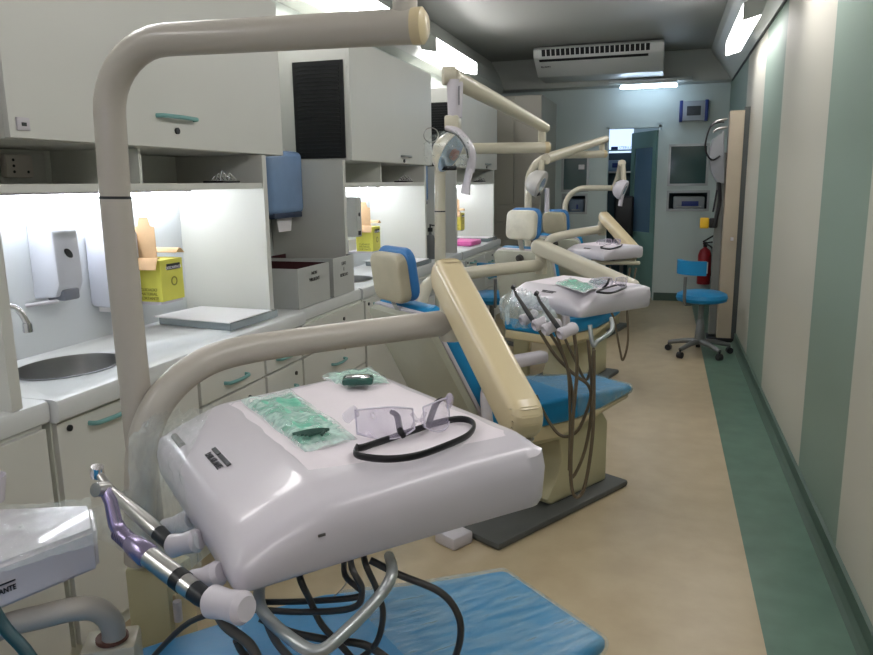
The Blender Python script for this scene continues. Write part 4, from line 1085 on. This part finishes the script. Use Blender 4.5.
# yoke curved strip
rel(MB().tube([at(447, 128, Y=d1-.02), at(458, 132, Y=d1-.03), at(468, 145, Y=d1-.03), at(472, 158, Y=d1-.02), at(470, 172, Y=d1-.02)], [.018, .025, .028, .028, .026], 14, smooth=4, flat=.6).build('yoke', whiteplastic, L1))
rel(MB().tube([at(445, 131, Y=d1-.05), at(458, 136, Y=d1-.055), at(466, 148, Y=d1-.055), at(468, 158, Y=d1-.05)], .0035, 8, smooth=4).build('yoke_cable', black, L1))
hc = at(450, 152, Y=d1); hd_ = Vector((.85, -.15, -.5)).normalized()
rel(MB().lathe([(.0, -.06), (.045, -.055), (.075, -.03), (.088, .0), (.090, .008), (.084, .008), (.07, -.02), (.0, -.035)], 28, M=aim(hc, hd_)).build('reflector_housing', cream, L1))
rel(MB().lathe([(0, .004), (.06, .006), (.084, .002), (.084, .007), (.06, .011), (0, .009)], 28, M=aim(hc, hd_)).build('lens', mat('lamp_lens', (175, 200, 225), .08, metal=.5, noise=.2, nscale=20), L1))
rel(MB().lathe([(0, .012), (.022, .012), (.022, .03), (.0, .034)], 18, M=aim(hc, hd_)).build('bulb_shield', orange, L1))
rel(MB().tube([at(470, 168, Y=d1-.03), at(467, 182, Y=d1-.03), at(465, 194, Y=d1-.03)], [.024, .023, .030], 12, flat=.45).build('handle', whiteplastic, L1))
film_bag('film_wrap', [[at(438, 132, Y=d1-.08), at(455, 130, Y=d1-.08), at(468, 140, Y=d1-.08)], [at(424, 142, Y=d1-.06), at(445, 150, Y=d1-.11), at(470, 155, Y=d1-.08)], [at(424, 162, Y=d1-.04), at(448, 166, Y=d1-.08), at(466, 166, Y=d1-.06)]], L1, film_clear, 11, .008)
rel(MB().lathe([(.026, 0), (.028, .002), (.030, .0), (.028, -.002)], 22, M=aim(at(431, 135, Y=d1-.05), (.3, -1, .2)), cap=False).build('wire_loop', steel, L1))
rel(MB().box(-.03, .03, -.01, .01, -.009, .009, bev=.004, M=Matrix.Translation(at(449, 168, Y=d1+.0))).build('switch_box', black, L1))
# lamp 2
Y2 = 5.66
pl = [Vector((-1.0, Y2, .60)), at(528, 212, Y=Y2), at(529, 156, Y=Y2)]
L2 = lamp(2, pl, .0275, at(605, 154, Y=5.85), (at(602, 152, Y=5.85), at(602, 142, Y=5.85)), [at(606, 139, Y=5.86), at(575, 149, Y=5.5), at(546, 159, Y=5.2)], None, 'third dental lamp with a small round head below its two cream arms', .2)
def small_head(L, cx, cy, y, hl):
    rel(MB().tube([at(cx+1, cy-24, Y=y), at(cx, cy-8, Y=y)], .022, 14).build('drop_link', cream, L))
    hc = at(cx-1, cy, Y=y)
    rel(MB().lathe([(0, -.10), (.045, -.09), (.078, -.06), (.094, -.02), (.095, .01), (.088, .016), (0, .02)], 26, M=aim(hc, (.85, -.12, -.35))).build('reflector_housing', mat('lamp_head_grey', (186, 184, 180), .3, noise=.06), L))
    rel(MB().lathe([(0, .012), (.08, .006), (.08, .014), (0, .024)], 26, M=aim(hc, (.85, -.12, -.35))).build('lens', MATS['lamp_lens'], L))
    rel(MB().tube([at(cx+6, cy+4, Y=y), at(cx+6, cy+14, Y=y), at(cx+6, cy+hl, Y=y)], .017, 12).build('handle', whiteplastic, L))
    rel(MB().tube([at(cx-4, cy+9, Y=y), at(cx-3, cy+12, Y=y)], .02, 10).build('switch_knob', black, L))
small_head(L2, 541, 184, 5.2, 28)
# lamp 3
Y3 = 7.79
pl = [Vector((-.97, Y3, .60)), at(565, 240, Y=Y3), at(565, 188, Y=Y3)]
L3 = lamp(3, pl, .0275, at(612, 188, Y=7.8), (at(616, 188, Y=7.8), at(616, 182, Y=7.8)), [at(614, 188, Y=7.8), at(619, 176, Y=7.6), at(622, 163, Y=7.4)], None, 'farthest dental lamp, its head in front of the open doorway', .2)
hc = at(623, 190, Y=7.35)
rel(MB().tube([at(623, 164, Y=7.4), at(624, 184, Y=7.38)], .024, 12).build('drop_link', cream, L3))
rel(MB().lathe([(0, -.10), (.045, -.09), (.078, -.06), (.094, -.02), (.095, .01), (.088, .016), (0, .02)], 26, M=aim(hc, (.85, -.12, -.35))).build('reflector_housing', whiteplastic, L3))
rel(MB().lathe([(0, .012), (.08, .006), (.08, .014), (0, .024)], 26, M=aim(hc, (.85, -.12, -.35))).build('lens', MATS['lamp_lens'], L3))
rel(MB().tube([at(622, 194, Y=7.35), at(620, 206, Y=7.35)], .02, 12).build('handle', whiteplastic, L3))

# ================================================================ LEFT FOREGROUND ASSISTANT TRAY
zt9 = .86
P9 = [at(-60, 560, Z=zt9), at(-5, 606-26, Z=zt9), at(97, 545, Z=zt9), at(93, 506, Z=zt9), at(0, 508, Z=zt9)]
t = thing('assistant_tray', tuple(P9[2]), 'white tray box cut off by the left edge, above the elbow pipe', 'tray')
pa, pb, pc, pd = at(-90, 598, Z=zt9), at(96, 528, Z=zt9), at(91, 504, Z=zt9), at(-90, 512, Z=zt9)
bmx = bmesh.new()
zb9 = zt9-.085
top = [bmx.verts.new(p) for p in (pa, pb, pc, pd)]; bot = [bmx.verts.new((p.x, p.y, zb9)) for p in (pa, pb, pc, pd)]
bmx.faces.new(top); bmx.faces.new(bot[::-1])
for k in range(4): bmx.faces.new((top[k], bot[k], bot[(k+1) % 4], top[(k+1) % 4]))
bmesh.ops.recalc_face_normals(bmx, faces=bmx.faces[:]); bmesh.ops.bevel(bmx, geom=bmx.edges[:], offset=.008, segments=3, affect='EDGES')
b = MB(); b._add(bmx); rel(b.build('tray_body', whiteplastic, t))
fd = (pb-pa).normalized(); nn = Vector((fd.y, -fd.x, 0))
tp = at(17, 588, Z=zt9-.03)
# place text on front face plane
o_ = pa+fd*((Vector((tp.x, tp.y, 0))-Vector((pa.x, pa.y, 0))).dot(fd)); 
def face_pt(px, py):
    w_ = RM @ np.array([px-PPx, py-PPy, F]); w_ = Vector(w_); o3 = Vector((0, 0, H)); k = (pa-o3).dot(nn)/w_.dot(nn); return o3+w_*k
tx = face_pt(16, 588)
rel(text('lettering', 'DABI ATLANTE', .014, frame(tx+nn*.002, fd, (0, 0, 1)), ink, t, .0006, align='RIGHT', bold=.0003, sx=.8))
b = MB(); b.box(-.055, 0, .016, .0185, -.0005, .001); b.bm.transform(frame(tx+nn*.002, fd, (0, 0, 1))); rel(b.build('logo_bar', ink, t, False))
el = [at(-40, 655, Y=.88), at(0, 628, Y=.93), at(40, 617, Y=.97), at(75, 609, Y=1.0), at(98, 610, Y=1.03), at(112, 624, Y=1.05), at(114, 642, Y=1.055), at(114, 662, Y=1.055)]
rel(MB().tube(el, .022, 18, smooth=5).build('elbow_pipe', greyenamel, t))
e_ = at(112, 636, Y=1.055)
rel(MB().tube([e_, e_-Vector((0, 0, .006))], .030, 20).build('rusty_flange', mat('rusty_ring', (110, 72, 58), .6, noise=.3, nscale=60), t))
e2 = Vector((e_.x, e_.y, e_.z-.006))
rel(MB().box(-.055, .045, -.03, .05, -.30, -.004, bev=.008, M=Matrix.Translation(e2) @ Matrix.Rotation(R(30), 4, 'Z')).build('pipe_support', cream, t))
film_bag('film_cover', [[at(-10, 505, Z=zt9+.01), at(40, 503, Z=zt9+.01), at(90, 498, Z=zt9+.012)], [at(-10, 545, Z=zt9+.012), at(45, 530, Z=zt9+.012), at(97, 520, Z=zt9+.012)], [at(-5, 575, Z=zt9+.004), at(50, 556, Z=zt9+.0), at(98, 545, Z=zt9-.01)]], t, film_clear, 9, .004)
tag(MB().tube([at(-12, 600, Y=.70), at(5, 628, Y=.70), at(25, 650, Y=.70), at(45, 680, Y=.70)], .0085, 12, smooth=4).build('suction_hose', mat('dark_teal', (22, 66, 74), .4, noise=.1)), 'dark teal suction hose crossing the bottom left corner', 'hose')
cp = at(-6, 502, Z=zt9+.012)
t = MB().lathe([(.018, 0), (.026, .055), (.028, .056), (.028, .053), (.020, .002), (0, .002), (0, 0)], 22, M=Matrix.Translation(cp)).build('plastic_cup', whiteplastic); tag(t, 'white plastic cup rim at the left edge on the assistant tray', 'cup')

# ================================================================ STOOLS
def stool(label, loc, rz):
    t = thing('dentist_stool', (0, 0, 0), label, 'stool', 'blue dentist stools')
    MB().lathe([(0, .465), (.17, .465), (.205, .478), (.215, .505), (.205, .535), (.17, .552), (0, .556)], 36).build('seat', blue, t)
    MB().lathe([(0, .455), (.12, .455), (.14, .475), (0, .475)], 24).build('seat_plate', stoolgrey, t)
    MB().lathe([(.03, .10), (.045, .12), (.03, .30), (.022, .31), (.022, .455), (0, .455)], 20).build('gas_column', stoolgrey, t)
    MB().tube([(0, .05, .465), (0, .20, .46), (0, .235, .50), (0, .235, .70)], .014, 12, smooth=4).build('back_bracket', stoolgrey, t)
    def fn(a, c):
        an = (a-.5)*1.7; r = .20; return Vector((r*math.sin(an), .03+r*math.cos(an), .715+.12*c))
    MB().grid(fn, 16, 4, .04).build('backrest', blue, t)
    for k in range(5):
        a = 2*PI*k/5+.35; e = Vector((math.cos(a)*.27, math.sin(a)*.27, 0))
        lg = MB().tube([(0, 0, .115), e*.5+Vector((0, 0, .105)), e+Vector((0, 0, .075))], [.028, .022, .018], 10).build('leg', stoolgrey, t)
        side = Vector((-e.y, e.x, 0)).normalized()
        MB().tube([e-side*.02+Vector((0, 0, .027)), e+side*.02+Vector((0, 0, .028))], .028, 16).tube([e+Vector((0, 0, .03)), e+Vector((0, 0, .075))], .008, 8).build('castor', mat('castor_black', (40, 40, 44), .4, noise=.1), lg)
    t.location = loc; t.rotation_euler = (0, 0, rz); return t
s1 = stool('blue swivel stool with low backrest on the green floor strip near the end wall', (.35, 6.76, 0), R(141))
s2 = dup(s1, (at(488, 284, Z=.60).x+.08, at(488, 284, Z=.60).y-.2, 0.0), R(200), 'blue stool tucked behind the near balanced arm, mostly hidden')

# ================================================================ RIGHT END EQUIPMENT
t = thing('equipment_column', (.58, 7.4, 0), 'tall beige equipment column against the right wall near the end', 'equipment column')
rel(MB().box(.53, .655, 7.32, 7.46, 0, 2.11, bev=.004).build('column', mat('column_beige', (176, 164, 144), .45, noise=.06), t, False))
rel(MB().box(.655, .70, 7.34, 7.46, 0.02, 2.14, bev=.003).build('side_shade', mat('shade_grey', (80, 84, 82), .45, noise=.1), t, False))  # dark strip standing in for the shade between column and wall
rel(MB().box(.46, .528, 7.42, 7.52, 0.05, 1.75, bev=.006).build('grey_upright', mat('upright_grey', (118, 120, 116), .45, noise=.08), t, False))
rel(MB().box(.44, .68, 7.30, 7.56, 0, .04, bev=.01).build('foot_plate', black, t))
ax = 7.36
rel(MB().prism([(p.x, p.z) for p in [at(724, 130, Y=ax), at(712, 140, Y=ax), at(709, 155, Y=ax), at(711, 172, Y=ax), at(716, 182, Y=ax), at(724, 184, Y=ax)]], ax-.03, ax+.05, 'y', bev=.01).build('grey_housing', mat('housing_grey', (136, 138, 142), .4, noise=.06), t))
b = MB()
for py in (119, 127): b.tube([at(727, py, Y=ax), at(717, py+2, Y=ax-.03), at(713, py+5, Y=ax-.03)], .012, 10)
rel(b.build('clamp', steel, t))
rel(MB().tube([at(724, 122, Y=ax-.04), at(712, 125, Y=ax-.06), at(706, 140, Y=ax-.08), at(706, 152, Y=ax-.08), at(712, 160, Y=ax-.06), at(720, 156, Y=ax-.04)], .008, 8, smooth=5).build('cable_loop', black, t))
b = MB(); b.tube([at(719, 182, Y=ax-.01), at(720, 200, Y=ax-.01), at(717, 215, Y=ax-.02), at(714, 228, Y=ax-.02)], .018, 8, smooth=3)
rel(b.build('black_arm', black, t))
rel(MB().tube([at(717, 190, Y=ax-.04), at(713, 212, Y=ax-.04)], .008, 8).build('lever', dark, t))
rel(MB().box(-.012, .012, -.012, .012, -.015, .015, bev=.003, M=Matrix.Translation(at(732, 239, Y=7.3))).build('white_knob', whiteplastic, t))
t = thing('yellow_hook_block', tuple(at(706, 224, Y=7.36)), 'yellow and black block hanging above the fire extinguisher', 'fitting')
c = at(705.5, 223, Y=7.40)
rel(MB().box(-.05, .03, -.03, .03, -.05, .05, bev=.012, M=Matrix.Translation(c)).build('yellow_body', yel2, t))
c = at(713, 223, Y=7.38)
rel(MB().box(-.035, .04, -.03, .03, -.045, .045, bev=.01, M=Matrix.Translation(c)).build('black_body', black, t))
# fire extinguisher
ex = at(704, 270, Y=9.68); ex = Vector((ex.x, 9.68, .22))
t = thing('fire_extinguisher', tuple(ex), 'red fire extinguisher hanging on the end wall behind the blue stool', 'fire extinguisher')
ztp_ = at(702, 247, Y=8.6).z
rel(MB().lathe([(0, 0), (.075, 0), (.08, .01), (.08, .36), (.06, .42), (.02, .45), (.02, .47), (0, .47)], 26, M=Matrix.Translation((ex.x, ex.y, .24))).build('cylinder', red, t))
rel(MB().tube([(ex.x, ex.y, .70), (ex.x, ex.y, .76)], .025).tube([(ex.x-.03, ex.y, .76), (ex.x+.09, ex.y-.02, .84)], .01).tube([(ex.x-.03, ex.y, .74), (ex.x+.08, ex.y-.02, .76)], .01).build('valve_handle', black, t))
rel(MB().tube([(ex.x, ex.y-.02, .74), (ex.x+.08, ex.y-.06, .68), (ex.x+.09, ex.y-.06, .50), (ex.x+.085, ex.y-.05, .35)], .011, 8, smooth=5).build('discharge_hose', black, t))
rel(MB().box(ex.x-.04, ex.x+.04, ex.y-.083, ex.y-.079, .38, .52).build('instruction_label', paper, t))
rel(MB().box(ex.x-.03, ex.x+.03, ex.y+.07, YE-.001, .35, .60, bev=.004).build('wall_bracket', black, t))
